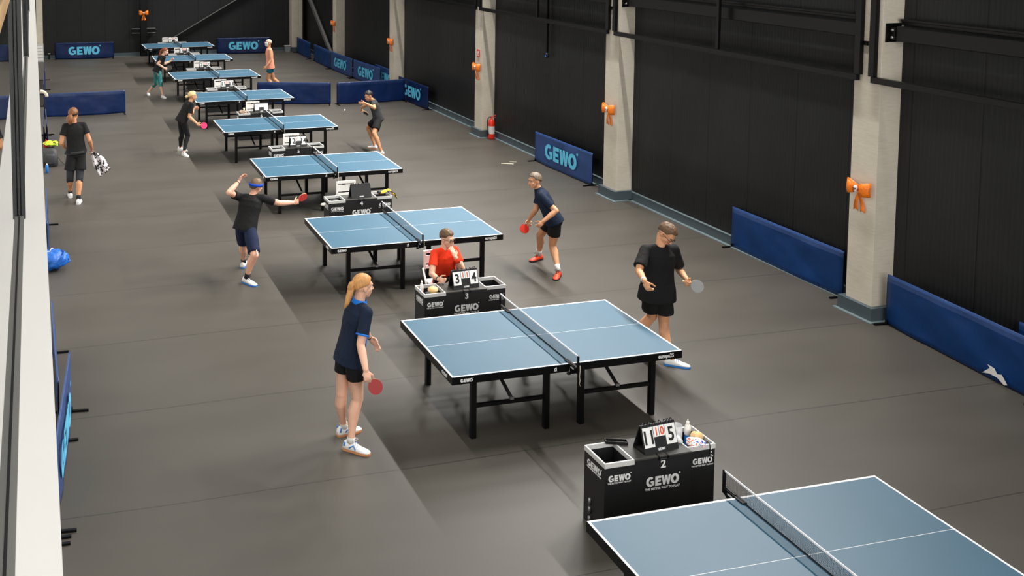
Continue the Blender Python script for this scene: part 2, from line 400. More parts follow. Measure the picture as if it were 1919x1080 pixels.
# left: recessed wall under the gallery, gallery slab with white coping, balustrade
def ex(y): return .036-.0066*y
mb = MB(); mb.lohi((-.85, -4, 0), (-.75, 41.65, 3.85)); struct('wall_left', mb, 'white_paint')
mb = MB()
ys = [-1.5, 5, 12, 19, 26, 33, 41.15]
for a, b_ in zip(ys, ys[1:]):
    vs = [(ex(a)-.42, a, 3.85), (ex(a), a, 3.85), (ex(b_), b_, 3.85), (ex(b_)-.42, b_, 3.85)]
    vs += [(x, y, 4.05) for x, y, z in vs]
    mb.add(vs, [(0, 3, 2, 1), (4, 5, 6, 7), (0, 1, 5, 4), (1, 2, 6, 5), (2, 3, 7, 6), (3, 0, 4, 7)])
struct('trim_1', mb, 'white_paint')
mb = MB(); mb.lohi((-4, -1.5, 3.85), (-.30, 41.65, 4.04)); struct('floor_gallery', mb, 'vinyl_floor')
mb = MB(); mb.lohi((-4.1, -1.5, 4.0), (-4, 41.65, 8.2)); struct('wall_gallery', mb, 'white_paint')
YAWL = math.atan(.0066)
gl = root('balustrade', (0, 0, 4.05), 'glass gallery balustrade with dark posts along the left edge', 'balustrade', rz=YAWL)
# channel, posts, glass in the rotated frame
mb = MB(); mb.lohi((-.120, -.3, 0), (-.066, 36, .018)); mb.build('base_channel', 'grey_channel', gl)
mb = MB(); mb.lohi((-.102, -.3, .018), (-.084, 36, .024)); mb.build('gasket', 'dark_channel', gl)
for i, (yp) in enumerate((4.82, 11.0, 17.1, 23.2, 29.4)):
    mb = MB(); mb.lohi((-.122, yp, .003), (-.083, yp+.09, 1.2)); mb.lohi((-.077, yp, .003), (-.058, yp+.09, 1.2)); mb.lohi((-.083, yp+.02, .003), (-.077, yp+.07, 1.2))
    mb.build('post', 'post_dark', gl)
for a, b_ in ((-.3, 4.81), (4.92, 10.99), (11.1, 17.08), (17.2, 23.18), (23.3, 29.38)):
    mb = MB(); mb.lohi((-.098, a, .02), (-.088, b_, 1.2)); mb.build('glass_pane', 'balustrade_glass', gl)
mb = MB(); mb.lohi((-.245, -.3, 1.225), (-.058, 30, 1.275)); o = mb.build('handrail', 'oak', gl, bevel=.008); o['label'] = 'pale oak handrail'

# columns
names = ['nearest concrete column on the right, between the two long blue barriers', 'concrete column just behind the barrier with the light blue wordmark, second from the right',
 'concrete column with the red fire extinguisher at its foot', 'concrete column behind the corner where two navy barriers meet', 'concrete column with a bow beside the grey diagonal brace']
for k, y in enumerate(COLS):
    t = root('concrete_column', (11.45, y, 0), names[k], 'column', 'concrete columns along the right wall')
    d = .44 if k != 1 else .46
    mb = MB(); mb.lohi((-.35, 0, 0), (-.002, d, 8.2)); mb.build('shaft', 'concrete', t, bevel=.004)
    mb = MB(); mb.lohi((-.42, -.07, 0), (-.351, d+.07, .19)); mb.lohi((-.351, -.07, 0), (-.002, -.003, .19)); mb.lohi((-.351, d+.003, 0), (-.002, d+.07, .19))
    mb.lohi((-.48, -.12, 0), (-.421, d+.1, .012), 1); mb.lohi((-.421, -.12, 0), (-.05, -.071, .012), 1)
    mb.build('plinth', ['base_grey', 'base_strip'], t)
t = root('concrete_column', (10.99, 41.4, 0), 'concrete column in the far right corner beside the waste bin', 'column', 'concrete columns along the right wall')
mb = MB(); mb.lohi((-.23, -.2, 0), (.26, .24, 8.2)); mb.build('shaft', 'concrete', t, bevel=.008)
mb = MB(); mb.lohi((-.28, -.25, 0), (.3, -.201, .2)); mb.lohi((-.28, -.201, 0), (-.231, .24, .2)); mb.build('plinth', 'base_grey', t)
t = root('concrete_column', (-.03, 41.4, 0), 'concrete column in the far left corner beyond the white gallery edge', 'column')
mb = MB(); mb.lohi((-.13, -.2, 0), (.125, .24, 8.2)); mb.build('shaft', 'concrete', t, bevel=.008)

# black steel frames hung in front of the columns, and the beams behind them
cen = [4.9]+[c+.22 for c in COLS]
fl = ['black steel tube frame high above the long blue barrier at the right edge', 'black steel tube frame across the bay between the two nearest concrete columns',
      'black steel tube frame high in the bay with the hanging sensor', 'black steel tube frame in the bay behind the fire extinguisher column']
for k in range(4):
    a, b_ = cen[k]+.12, cen[k+1]-.12
    t = root('metal_guard', (11.06, (a+b_)/2, 3.31), fl[k], 'metal frame', 'black steel frames along the right wall'); h = (b_-a)/2
    mb = MB(); mb.lohi((-.035, -h, 0), (.035, h, .085)); mb.build('bottom_tube', 'black_metal', t, bevel=.004)
    for s_ in (-1, 1):
        mb = MB(); mb.lohi((-.035, s_*h-.045, .086), (.035, s_*h+.045, 3.6)); mb.build('upright', 'black_metal', t, bevel=.004)
    mb = MB(); mb.lohi((-.035, -h, 3.6), (.035, h, 3.68)); mb.build('top_tube', 'black_metal', t)
    mb = MB(); mb.lohi((.0, -.06, .086), (.05, 0, 3.6)); mb.build('middle_strut', 'black_metal', t)
    for s_ in (-1, 1):
        mb = MB(); mb.lohi((.02, s_*(h+.05), .50), (.04, s_*(h+.13), .56)); mb.lohi((-.02, s_*(h+.04), .5), (.02, s_*(h+.055), .56)); mb.build('clamp', 'black_metal', t)
bl = ['black steel beam bolted to the nearest concrete column, at the top right corner', 'black steel beam with bright top edge between the two nearest concrete columns',
      'black steel beam at the top edge between the second column and the extinguisher column', 'black steel beam above the bay left of the extinguisher column']
for k in range(4):
    b_ = COLS[k]; a = (COLS[k-1]+.44) if k else 4.9
    t = root('steel_beam', (11.45, b_, 3.9), bl[k], 'beam', 'black steel beams along the right wall')
    L = a-b_
    mb = MB(); mb.lohi((-.24, L+.06, .0), (-.12, -.10, .205)); mb.build('beam', 'black_metal', t, bevel=.012)
    mb = MB(); mb.lohi((-.13, L+.06, .265), (-.07, -.06, .30)); mb.lohi((-.11, L+.06, .22), (-.09, -.06, .265)); mb.build('rail', 'black_metal', t, bevel=.004)
    mb = MB(); mb.lohi((-.31, -.018, -.02), (-.06, -.002, .24)); mb.lohi((-.25, -.1, .02), (-.235, -.02, .18)); mb.lohi((-.235, -.1, .17), (-.12, -.02, .185)); mb.build('end_plate', 'black_metal', t)
    for zz in (.05, .15):
        mb = MB(); mb.cone((-.2, -.06, zz), (-.27, -.06, zz), .018, .018, 8); mb.build('bolt', 'steel', t)
# braces and post at the end
t = root('diagonal_brace', (11.3, 36.42, 0), 'grey diagonal steel brace leaning in the far bay of the right wall', 'brace')
mb = MB(); mb.bar((0, 0, .03), (0, 4.5, 2.83), .10, .16); mb.build('flange', 'brace_grey', t)
mb = MB(); mb.bar((.055, .0, .03), (.055, 4.5, 2.83), .01, .2); mb.build('web', 'black_metal', t)
t = root('diagonal_brace', (4.5, 41.47, 0.17), 'grey diagonal steel brace rising across the dark far wall', 'brace')
mb = MB(); mb.bar((0, 0, 0), (6.05, 0, 3.43), .12, .02); mb.build('flange', 'brace_grey', t)
mb = MB(); mb.bar((0, .0, -.1), (6.05, 0, 3.33), .03, .16); mb.build('web', 'black_metal', t)
t = root('steel_post', (4.28, 41.45, 0), 'black steel post with an orange bow on the far wall', 'post')
mb = MB(); mb.lohi((-.13, -.09, 0), (.13, -.07, 8.2)); mb.lohi((-.13, .18, 0), (.13, .199, 8.2)); mb.lohi((-.012, -.07, 0), (.012, .18, 8.2)); mb.build('column', 'black_metal', t)
for s_ in (-1, 1):
    mb = MB()
    for z in (1.0, 1.18): mb.lohi((s_*.14, -.08, z), (s_*.50, .14, z+.015), 1)
    mb.lohi((s_*.14, .1, 1.015), (s_*.5, .12, 1.18)); mb.build('bracket', ['black_metal', 'brace_grey'], t)

# hanging sensor
t = root('sensor', (11.36, 20.16, 2.5), 'small black sensor with a blue light hanging on a black cable', 'sensor')
mb = MB(); mb.lohi((-.025, -.025, .06), (.025, .025, 5.6)); mb.build('cable_duct', 'black_metal', t)
mb = MB(); mb.ell((0, 0, 0), (.05, .05, .07)); mb.build('housing', 'rubber_black', t)
mb = MB(); mb.ell((-.045, -.012, -.015), (.012, .018, .010)); mb.build('indicator_light', 'led_blue', t)

# fire extinguisher and its sign
t = root('fire_extinguisher', (11.25, 22.72, 0), 'red fire extinguisher standing at the foot of a concrete column', 'fire extinguisher')
mb = MB(); rs = [(0, .07), (.01, .082), (.03, .085), (.40, .085), (.45, .078), (.49, .05), (.52, .028), (.54, .026)]
mb.tube([(0, 0, z) for z, r in rs], [r for z, r in rs], 20); mb.build('cylinder', 'red_paint', t)
mb = MB(); mb.tube([(0, 0, .14), (0, 0, .34)], .0862, 20, cap=False); mb.build('label', 'label_white', t)
mb = MB(); mb.cone((0, 0, .54), (0, 0, .58), .02, .02, 10); mb.bar((0, -.02, .585), (.10, -.05, .63), .022, .012); mb.bar((0, -.02, .565), (.09, -.05, .57), .022, .01); mb.build('valve_handle', 'red_paint', t)
mb = MB(); mb.tube([(0, 0, .565), (-.05, 0, .575), (-.10, -.01, .54), (-.125, -.02, .45), (-.12, -.03, .32), (-.105, -.03, .2), (-.09, -.03, .12)], .011, 8); mb.build('hose', 'rubber_black', t)
t = root('fire_sign', (11.085, 23.2, 2.17), 'small red and white fire sign on the concrete column above the extinguisher', 'sign')
mb = MB(); mb.lohi((0, -.075, -.10), (.008, .075, .10)); mb.build('plate', 'red_paint', t)
mb = MB(); mb.lohi((-.003, -.045, -.01), (-.001, .0, .07)); mb.lohi((-.003, .01, -.07), (-.001, .05, .05)); mb.lohi((-.003, -.05, -.07), (-.001, -.01, -.03)); mb.build('pictogram', 'label_white', t)

# waste bin, wall crate, floor socket, small bits
t = root('waste_bin', (10.53, 41.1, 0), 'small grey waste bin beside the far right corner column', 'bin')
mb = MB(); mb.loft([[(sx*w_, sy*w_*.8, z) for sx, sy in ((-1, -1), (1, -1), (1, 1), (-1, 1))] for z, w_ in ((0, .10), (.27, .125))], sm=False); mb.build('bucket', 'grey_plastic', t)
mb = MB(); mb.lohi((-.135, -.11, .271), (.135, .11, .29)); mb.build('rim', 'rim_grey', t)
t = root('slatted_locker', (.02, 40.9, 0), 'pale slatted locker front in the far left corner', 'locker')
mb = MB(); mb.lohi((-.2, -.1, 0), (.085, .1, .72)); mb.build('body', 'rim_grey', t)
for i in range(5):
    mb = MB(); mb.lohi((-.19, -.112, .06+i*.13), (.06, -.101, .15+i*.13)); mb.build('drawer_front', 'white_paint', t)
t = root('wall_hydrant_box', (.33, 41.52, 0), 'small dark post with a light cap at the foot of the far wall', 'post')
mb = MB(); mb.lohi((-.035, -.03, 0), (.035, .03, .22)); mb.build('stem', 'black_metal', t)
mb = MB(); mb.lohi((-.05, -.04, .221), (.05, .04, .25)); mb.build('cap', 'rim_grey', t)
for i, (x, y, a, L, lab) in enumerate(((10.42, 20.2, .5, .28, 'short pale floor tape mark in front of the barrier with the wordmark'), (10.62, 20.32, .5, .16, 'thin pale floor tape scrap beside the longer tape mark'), (10.3, 32.0, .5, .3, 'pale floor tape mark near the row of navy barriers'))):
    mb = MB(); mb.box((0, 0, 0), (L, .05 if i != 1 else .02, .002)); o = mb.build('floor_tape', 'tape_cream'); o.location = (x, y, .0025); o.rotation_euler = (0, 0, -a); tag(o, lab, 'tape')

# orange ribbon bows with a skull brooch: local x = out of the surface, y = across, z = up
def bow(loc, rz, label):
    t = root('ribbon_bow', loc, label, 'bow', 'orange ribbon bows', rz)
    for s_ in (-1, 1):
        mb = MB(); n = 10
        for face in (0, 1):
            rings = []
            for i in range(n+1):
                q = i/n; wdt = .022+.075*math.sin(q*PI*.62)**.8; yv = s_*.20*q
                xo = .02+.085*math.sin(PI*q)*(1 if face else .25)+.02*q
                rings.append([(xo, yv, -wdt+.012*q), (xo+.012, yv, -wdt*.3), (xo+.012, yv, wdt*.3), (xo, yv, wdt+.02*q)])
            vs = [p for r in rings for p in r]; fs = []
            for i in range(n):
                for j in range(3): fs.append((i*4+j, i*4+j+1, (i+1)*4+j+1, (i+1)*4+j))
            mb.add(vs, fs, 0, True)
        o = mb.build('loop', 'bow_orange', t); sd = o.modifiers.new('t', 'SOLIDIFY'); sd.thickness = .003
        mb = MB(); rings = []
        for i in range(8):
            q = i/7; rings.append([(.03+.015*math.sin(q*5+s_), s_*(.01+.055*q)-.018-.022*q, -.03-.30*q), (.035+.015*math.sin(q*5+1+s_), s_*(.01+.055*q), -.03-.30*q+(.03 if i == 7 else 0)), (.03+.015*math.sin(q*5+s_), s_*(.01+.055*q)+.018+.022*q, -.03-.30*q)])
        vs = [p for r in rings for p in r]; fs = []
        for i in range(7):
            for j in range(2): fs.append((i*3+j, i*3+j+1, (i+1)*3+j+1, (i+1)*3+j))
        mb.add(vs, fs, 0, True); o = mb.build('tail', 'bow_orange', t); sd = o.modifiers.new('t', 'SOLIDIFY'); sd.thickness = .003
    mb = MB(); mb.ell((.10, 0, .012), (.022, .034, .040)); mb.ell((.10, 0, -.03), (.018, .020, .022)); o = mb.build('skull_brooch', 'bone_white', t)
    mb = MB(); mb.ell((.121, -.013, .008), (.006, .009, .009)); mb.ell((.121, .013, .008), (.006, .009, .009)); mb.ell((.12, 0, -.012), (.004, .004, .006)); mb.lohi((.112, -.012, -.036), (.1195, .012, -.033)); mb.build('eye_socket', 'ink_black', o)
BY = [11.02, 17.16, 23.22, 29.64, 35.95]
bn = ['orange ribbon bow with a skull on the nearest concrete column', 'orange ribbon bow on the column behind the light blue wordmark barrier', 'orange ribbon bow on the column above the fire extinguisher', 'orange ribbon bow on the column where two navy barriers meet', 'orange ribbon bow on the farthest bowed column, next to the grey brace']
for k in range(5): bow((11.095, BY[k]-.02, 1.80 if k < 3 else 1.74), PI, bn[k])
bow((4.28, 41.355, 1.86), -PI/2, 'orange ribbon bow on the black steel post of the far wall')

# ================================================================== BARRIERS
def barrier(p0, p1, label, style='blue', text=False, flip=False, L=None, group=None, name='barrier'):
    """fabric court barrier from p0 to p1; the front face is on the right-hand side of p0->p1"""
    p0, p1 = V((p0[0], p0[1], 0)), V((p1[0], p1[1], 0)); d = p1-p0; L = d.length
    rz = math.atan2(d.y, d.x)
    t = root(name, (p0+p1)/2, label, 'barrier', group, rz)
    H = .70; nx, nz = 30, 10; mb = MB(); sd = random.random()*50
    vs = []; fs = []; band = .095
    zs = [.025+(H-band-.025)*j/nz for j in range(nx and nz+1)]+[H-band*.5, H]
    for side in (-1, 1):
        for i in range(nx+1):
            for z in zs:
                x = -L/2+L*i/nx
                env = min(1, 4*min(i/nx, 1-i/nx))*(1 if z < H-.05 else .1)
                yy = side*.010+env*.022*mnoise.noise(V((x*1.6+sd, z*3+x*1.2, sd)))+(-.02*env*(1-z/H) if True else 0)
                zz = z-(.014*env*(1-z/H))+(.012*mnoise.noise(V((x*2+sd, 0, 3)))*(1 if z < .1 else 0))
                vs.append((x, yy, max(zz, .012)))
    m_ = len(zs); N = (nx+1)*m_
    fm = []
    for s_ in (0, 1):
        for i in range(nx):
            for j in range(m_-1):
                a = s_*N+i*m_+j; fs.append((a, a+m_, a+m_+1, a+1)); fm.append(1 if (j >= m_-3) else 0)
    for i in range(nx):
        for j in (0, m_-1):
            a = i*m_+j; fs.append((a, a+m_, N+a+m_, N+a)); fm.append(1 if j else 0)
    for i in (0, nx):
        for j in range(m_-1):
            a = i*m_+j; fs.append((a, a+1, N+a+1, N+a)); fm.append(1)
    o0 = len(mb.v); mb.v += vs
    for f, mi in zip(fs, fm): mb.f.append(f); mb.m.append(mi); mb.sm.append(True)
    mats = {'blue': ['barrier_blue', 'barrier_band'], 'navy': ['barrier_navy', 'barrier_navy_band'], 'print': ['print_blue', 'print_blue'], 'navyprint': ['barrier_navy', 'barrier_navy']}[style]
    mb.build('fabric_cover', mats, t)
    for s_ in (-1, 1):
        x = s_*(L/2+.004)
        mb = MB(); mb.tube([(x, 0, .03), (x, 0, H-.06), (x-s_*.012, 0, H-.02), (x-s_*.05, 0, H-.004)], .009, 8); mb.build('frame_tube', 'black_metal', t)
        mb = MB(); mb.bar((s_*(L/2-.02), -.20, .012), (s_*(L/2-.02), .20, .012), .03, .022); mb.lohi((s_*(L/2-.035), -.025, .012), (s_*(L/2-.005), .025, .06)); mb.build('foot', 'black_metal', t)
    if text:
        wordmark(.335, t, (-.02, -.031, .36), (1, 0, 0), (0, 0, 1), 'cyan_print')
        o = t.children[-1]
        o.location.y = -.040
    return t
B_ = barrier
B_((.58, 41.28), (2.98, 41.14), 'navy barrier with a light blue wordmark against the left of the far wall', 'navyprint', True)
B_((7.42, 41.25), (9.72, 40.92), 'navy barrier with a light blue wordmark against the right of the far wall', 'navyprint', True)
B_((.06, 28.60), (2.38, 28.64), 'plain navy barrier standing behind the walking person in the shorts and knee tights', 'navy')
B_((6.50, 29.12), (8.64, 28.40), 'plain navy barrier behind the tables, left of the narrow gap', 'navy')
B_((8.84, 28.35), (11.08, 28.42), 'plain navy barrier behind the crouching player, right of the narrow gap', 'navy')
B_((11.14, 29.06), (11.21, 26.80), 'navy barrier with a wordmark standing at the corner right of the crouching player', 'navyprint', .25)
B_((10.89, 40.8), (10.86, 38.55), 'farthest plain blue barrier, next to the corner column', 'blue')
B_((10.88, 38.05), (10.86, 35.72), 'second farthest plain blue barrier on the right, in front of the grey brace', 'blue')
B_((10.87, 35.66), (10.98, 33.36), 'navy barrier with a wordmark in front of the farthest bowed column', 'print', .25)
B_((10.99, 33.22), (11.18, 30.95), 'navy barrier with a wordmark just left of the column behind the corner barrier', 'print', .25)
B_((11.36, 31.9), (11.38, 29.95), 'navy barrier leaning behind another, its wordmark half hidden by a column', 'print', .25)
B_((11.17, 20.28), (11.23, 17.97), 'blue barrier with a large light blue wordmark, left of the second concrete column', 'print', .28)
B_((11.385, 13.90), (11.36, 11.52), 'plain bright blue barrier along the wall behind the player in black looking down', 'blue')
B_((11.20, 10.60), (10.99, 8.30), 'long plain bright blue barrier at the right edge with a torn lower hem', 'blue')
B_((11.37, 8.9), (11.36, 6.6), 'blue barrier standing between the wall and the long barrier at the right edge', 'blue')
# left side, seen end-on
B_((.02, 8.64), (.24, 10.90), 'blue barrier with a wordmark seen nearly end-on beside the white gallery edge', 'print', .28)
B_((.10, 10.22), (.065, 12.50), 'blue barrier seen end-on behind the one with the wordmark by the white gallery edge', 'blue')
B_((.03, 15.95), (.045, 18.1), 'thin edge of a blue barrier just behind the blue duffel bag', 'blue')
B_((.11, 23.95), (.09, 26.2), 'dark blue barrier seen end-on behind the grey backpack', 'navy')
B_((.02, 23.9), (.03, 26.1), 'dark blue barrier nearest the gallery edge behind the grey backpack', 'navy')
B_((.06, 30.4), (.08, 32.7), 'dark barrier seen end-on in the far left, nearest of the far pair', 'navy')
B_((.09, 33.5), (.11, 35.8), 'dark barrier seen end-on in the far left, farthest of the far pair', 'navy')
# torn hem scrap
mb = MB(); pts = [(0, 0), (.10, .10), (.07, .13), (.16, .12), (.20, .07), (.26, .09), (.34, .0), (.30, -.02), (.2, .03), (.1, .03)]
mb.prism([(x, z) for x, z in pts], 0, .003)
for t_ in [o for o in COL.objects if o.name.startswith('barrier') and o.get('label', '').startswith('long plain')]:
    o = mb.build('torn_hem', 'paper_white', t_); M = frame_m((1, 0, 0), (0, 0, 1)); M.translation = V((.42, -.05, .05)); o.matrix_local = M; o['label'] = 'torn silver lining'

# ================================================================== TABLES
def arc_cord(): return [(0, 0, 0), (.002, 0, -.06), (-.003, 0, -.12), (.004, 0, -.17), (-.006, 0, -.20), (.008, 0, -.225)]
def make_table():
    t = root('table_tennis_table', (0, 0, 0), 'x', 'table tennis table', 'blue table tennis tables in a row')
    L, W_, Z = 2.74, 1.525, .76
    mb = MB(); mb.lohi((-L/2, -W_/2, Z-.022), (L/2, W_/2, Z-.0006), 0)
    e = .02; z0, z1 = Z-.0006, Z
    for a, b_ in (((-L/2, -W_/2), (L/2, -W_/2+e)), ((-L/2, W_/2-e), (L/2, W_/2)), ((-L/2, -W_/2+e), (-L/2+e, W_/2-e)), ((L/2-e, -W_/2+e), (L/2, W_/2-e))):
        mb.lohi((a[0], a[1], z0), (b_[0], b_[1], z1), 1)
    mb.lohi((-L/2+e, -.0016, z0), (L/2-e, .0016, z1), 1)
    mb.build('playing_surface', ['table_blue', 'line_white'], t)
    mb = MB(); w_ = .03; zb = Z-.085
    mb.lohi((-L/2-.003, -W_/2-.003, zb), (-.012, -W_/2+w_, Z-.024)); mb.lohi((.012, -W_/2-.003, zb), (L/2+.003, -W_/2+w_, Z-.024))
    mb.lohi((-L/2-.003, W_/2-w_, zb), (-.012, W_/2+.003, Z-.024)); mb.lohi((.012, W_/2-w_, zb), (L/2+.003, W_/2+.003, Z-.024))
    mb.lohi((-L/2-.003, -W_/2+w_, zb), (-L/2+w_, W_/2-w_, Z-.024)); mb.lohi((L/2-w_, -W_/2+w_, zb), (L/2+.003, W_/2-w_, Z-.024))
    for x in (-.7, -.03, .03, .7): mb.lohi((x-.015, -W_/2+w_, zb+.01), (x+.015, W_/2-w_, Z-.024))
    mb.lohi((-L/2-.0035, -W_/2-.0035, Z-.024), (L/2+.0035, -W_/2-.0005, Z-.004)); mb.lohi((-L/2-.0035, -W_/2-.0005, Z-.024), (-L/2-.0005, W_/2+.0035, Z-.004)); mb.lohi((L/2+.0005, -W_/2-.0005, Z-.024), (L/2+.0035, W_/2+.0035, Z-.004)); mb.lohi((-L/2-.0005, W_/2+.0005, Z-.024), (L/2+.0005, W_/2+.0035, Z-.004))
    ap = mb.build('apron', 'black_metal', t)
    wordmark(.036, ap, (-L/2+.16, -W_/2-.006, Z-.045), (1, 0, 0), (0, 0, 1), sx=1.0)
    wordmark(.036, ap, (-L/2-.006, -W_/2+.19, Z-.045), (0, -1, 0), (0, 0, 1))
    lettering('europa25', .062, ap, (L/2-.20, -W_/2-.006, Z-.045), bold=.025, sx=.82)
    lettering('europa25', .062, ap, (L/2+.006, W_/2-.25, Z-.045), (0, 1, 0), (0, 0, 1), bold=.025, sx=.82)
    wordmark(.036, ap, (L/2+.006, -W_/2+.19, Z-.045), (0, 1, 0), (0, 0, 1))
    mb = MB(); mb.tube([(-.012, 0, 0), (-.006, .014, 0), (.004, .02, 0)], .004, 6); mb.ell((.008, .024, 0), (.006, .006, .001)); mb.box((0, -.008, 0), (.034, .008, .002)); mb.box((.012, .004, 0), (.006, .03, .002))
    o = mb.build('maker_mark', 'white_print', ap); M = frame_m((1, 0, 0), (0, 0, 1)); M.translation = V((-.18, -W_/2-.006, Z-.05)); o.matrix_local = M
    # legs and rails
    for x in (-1.07, -.21, .21, 1.09):
        for y in (-.63, .63):
            mb = MB(); mb.lohi((x-.03, y-.03, .0), (x+.03, y+.03, zb+.02)); mb.build('leg', 'black_metal', t, bevel=.004)
    for a, b_ in ((-1.04, -.24), (.24, 1.06)):
        for y in (-.63, .63):
            mb = MB(); mb.lohi((a, y-.018, .335), (b_, y+.018, .372)); mb.build('cross_rail', 'black_metal', t)
            x = a+.42
            mb = MB(); mb.bar((x, y, .385), (x-.10, y+(.30 if y < 0 else -.30), zb+.01), .035, .02, up=(0, 1, 0)); br = mb.build('brace', 'black_metal', t)
            mb = MB(); mb.box((x, y, .385), (.042, .03, .035)); mb.build('brace_joint', 'steel', br)
    # net
    HW = W_/2+.1525; H = .1525
    net = MB(); n = 168
    for i in range(n+1):
        y = -HW+.015+(2*HW-.03)*i/n; net.add([(0, y-.0013, Z+.012), (0, y+.0013, Z+.012), (0, y+.0013, Z+H-.014), (0, y-.0013, Z+H-.014)], [(0, 1, 2, 3)])
    for j in range(12):
        z = Z+.015+j*.0112; net.add([(0, -HW+.015, z-.0013), (0, HW-.015, z-.0013), (0, HW-.015, z+.0013), (0, -HW+.015, z+.0013)], [(0, 1, 2, 3)])
    nt_ = net.build('net', 'net_black', t)
    mb = MB(); mb.lohi((-.0035, -HW+.01, Z+H-.015), (.0035, HW-.01, Z+H)); mb.build('top_tape', 'line_white', nt_)
    mb = MB(); mb.lohi((-.003, -HW+.01, Z+.002), (.003, HW-.01, Z+.013)); mb.build('bottom_band', 'net_black', nt_)
    for s_ in (-1, 1):
        mb = MB(); mb.lohi((-.010, s_*HW-.012, Z-.05), (.010, s_*HW+.012, Z+H-.002)); mb.build('net_post', 'black_metal', t, bevel=.003)
        mb = MB(); y0, y1 = s_*(W_/2-.10), s_*(HW-.013)
        mb.lohi((-.022, min(y0, y1), Z+.001), (.022, max(y0, y1), Z+.012))
        poly = [(y1, Z-.045), (y1, Z+.02), (s_*(W_/2+.008), Z+.018), (s_*(W_/2+.008), Z-.095), (s_*(W_/2+.04), Z-.095)]
        mb.prism(poly, -.012, .012, 0, Matrix(((0, 0, 1, 0), (1, 0, 0, 0), (0, 1, 0, 0), (0, 0, 0, 1))))
        cl = mb.build('net_clamp', 'black_metal', t)
        wordmark(.016, cl, (-.0135, s_*(W_/2+.06), Z-.02), (0, -1, 0), (0, 0, 1))
        mb = MB(); mb.cone((-.035, s_*(W_/2+.03), Z-.10), (-.035, s_*(W_/2+.03), Z-.085), .022, .022, 14); mb.cone((-.035, s_*(W_/2+.03), Z-.085), (-.035, s_*(W_/2+.03), Z-.05), .005, .005, 8); mb.build('clamp_knob', 'black_metal', cl)
    mb = MB(); mb.tube([(x+.016, -HW-.014, Z+.05+z) for x, y, z in arc_cord()], .0028, 6); mb.build('cord', 'tape_cream', nt_)
    return t
TB = [(5.4859, 5.797, -.0101), (5.4829, 9.873, -.0086), (5.4572, 14.113, -.0084), (5.4541, 18.332, -.0150), (5.4377, 22.506, -.0027), (5.4172, 26.518, .0017), (5.3984, 30.674, .0169), (5.3253, 34.813, .0001), (5.3596, 38.758, .0261)]
TL_ = ['blue table tennis table in the lower right corner, cut off by the picture edge', 'large blue table tennis table in the middle, right of the ponytailed player', 'blue table tennis table right behind the seated umpire in red',
       'blue table tennis table at whose left end the player with the blue headband reaches', 'fifth blue table from the front, beside the blonde player and the crouching player', 'blue table tennis table right behind the blonde player head, in front of desk 7',
       'third farthest blue table, just right of the woman in teal leggings', 'second farthest blue table, partly hidden behind the woman in teal leggings', 'farthest blue table tennis table against the dark far wall']
tab = make_table()
for k, (x, y, a) in enumerate(TB):
    o = tab if k == 0 else copy_tree(tab)
    o.location = (x, y, 0); o.rotation_euler = (0, 0, a); o['label'] = TL_[k]
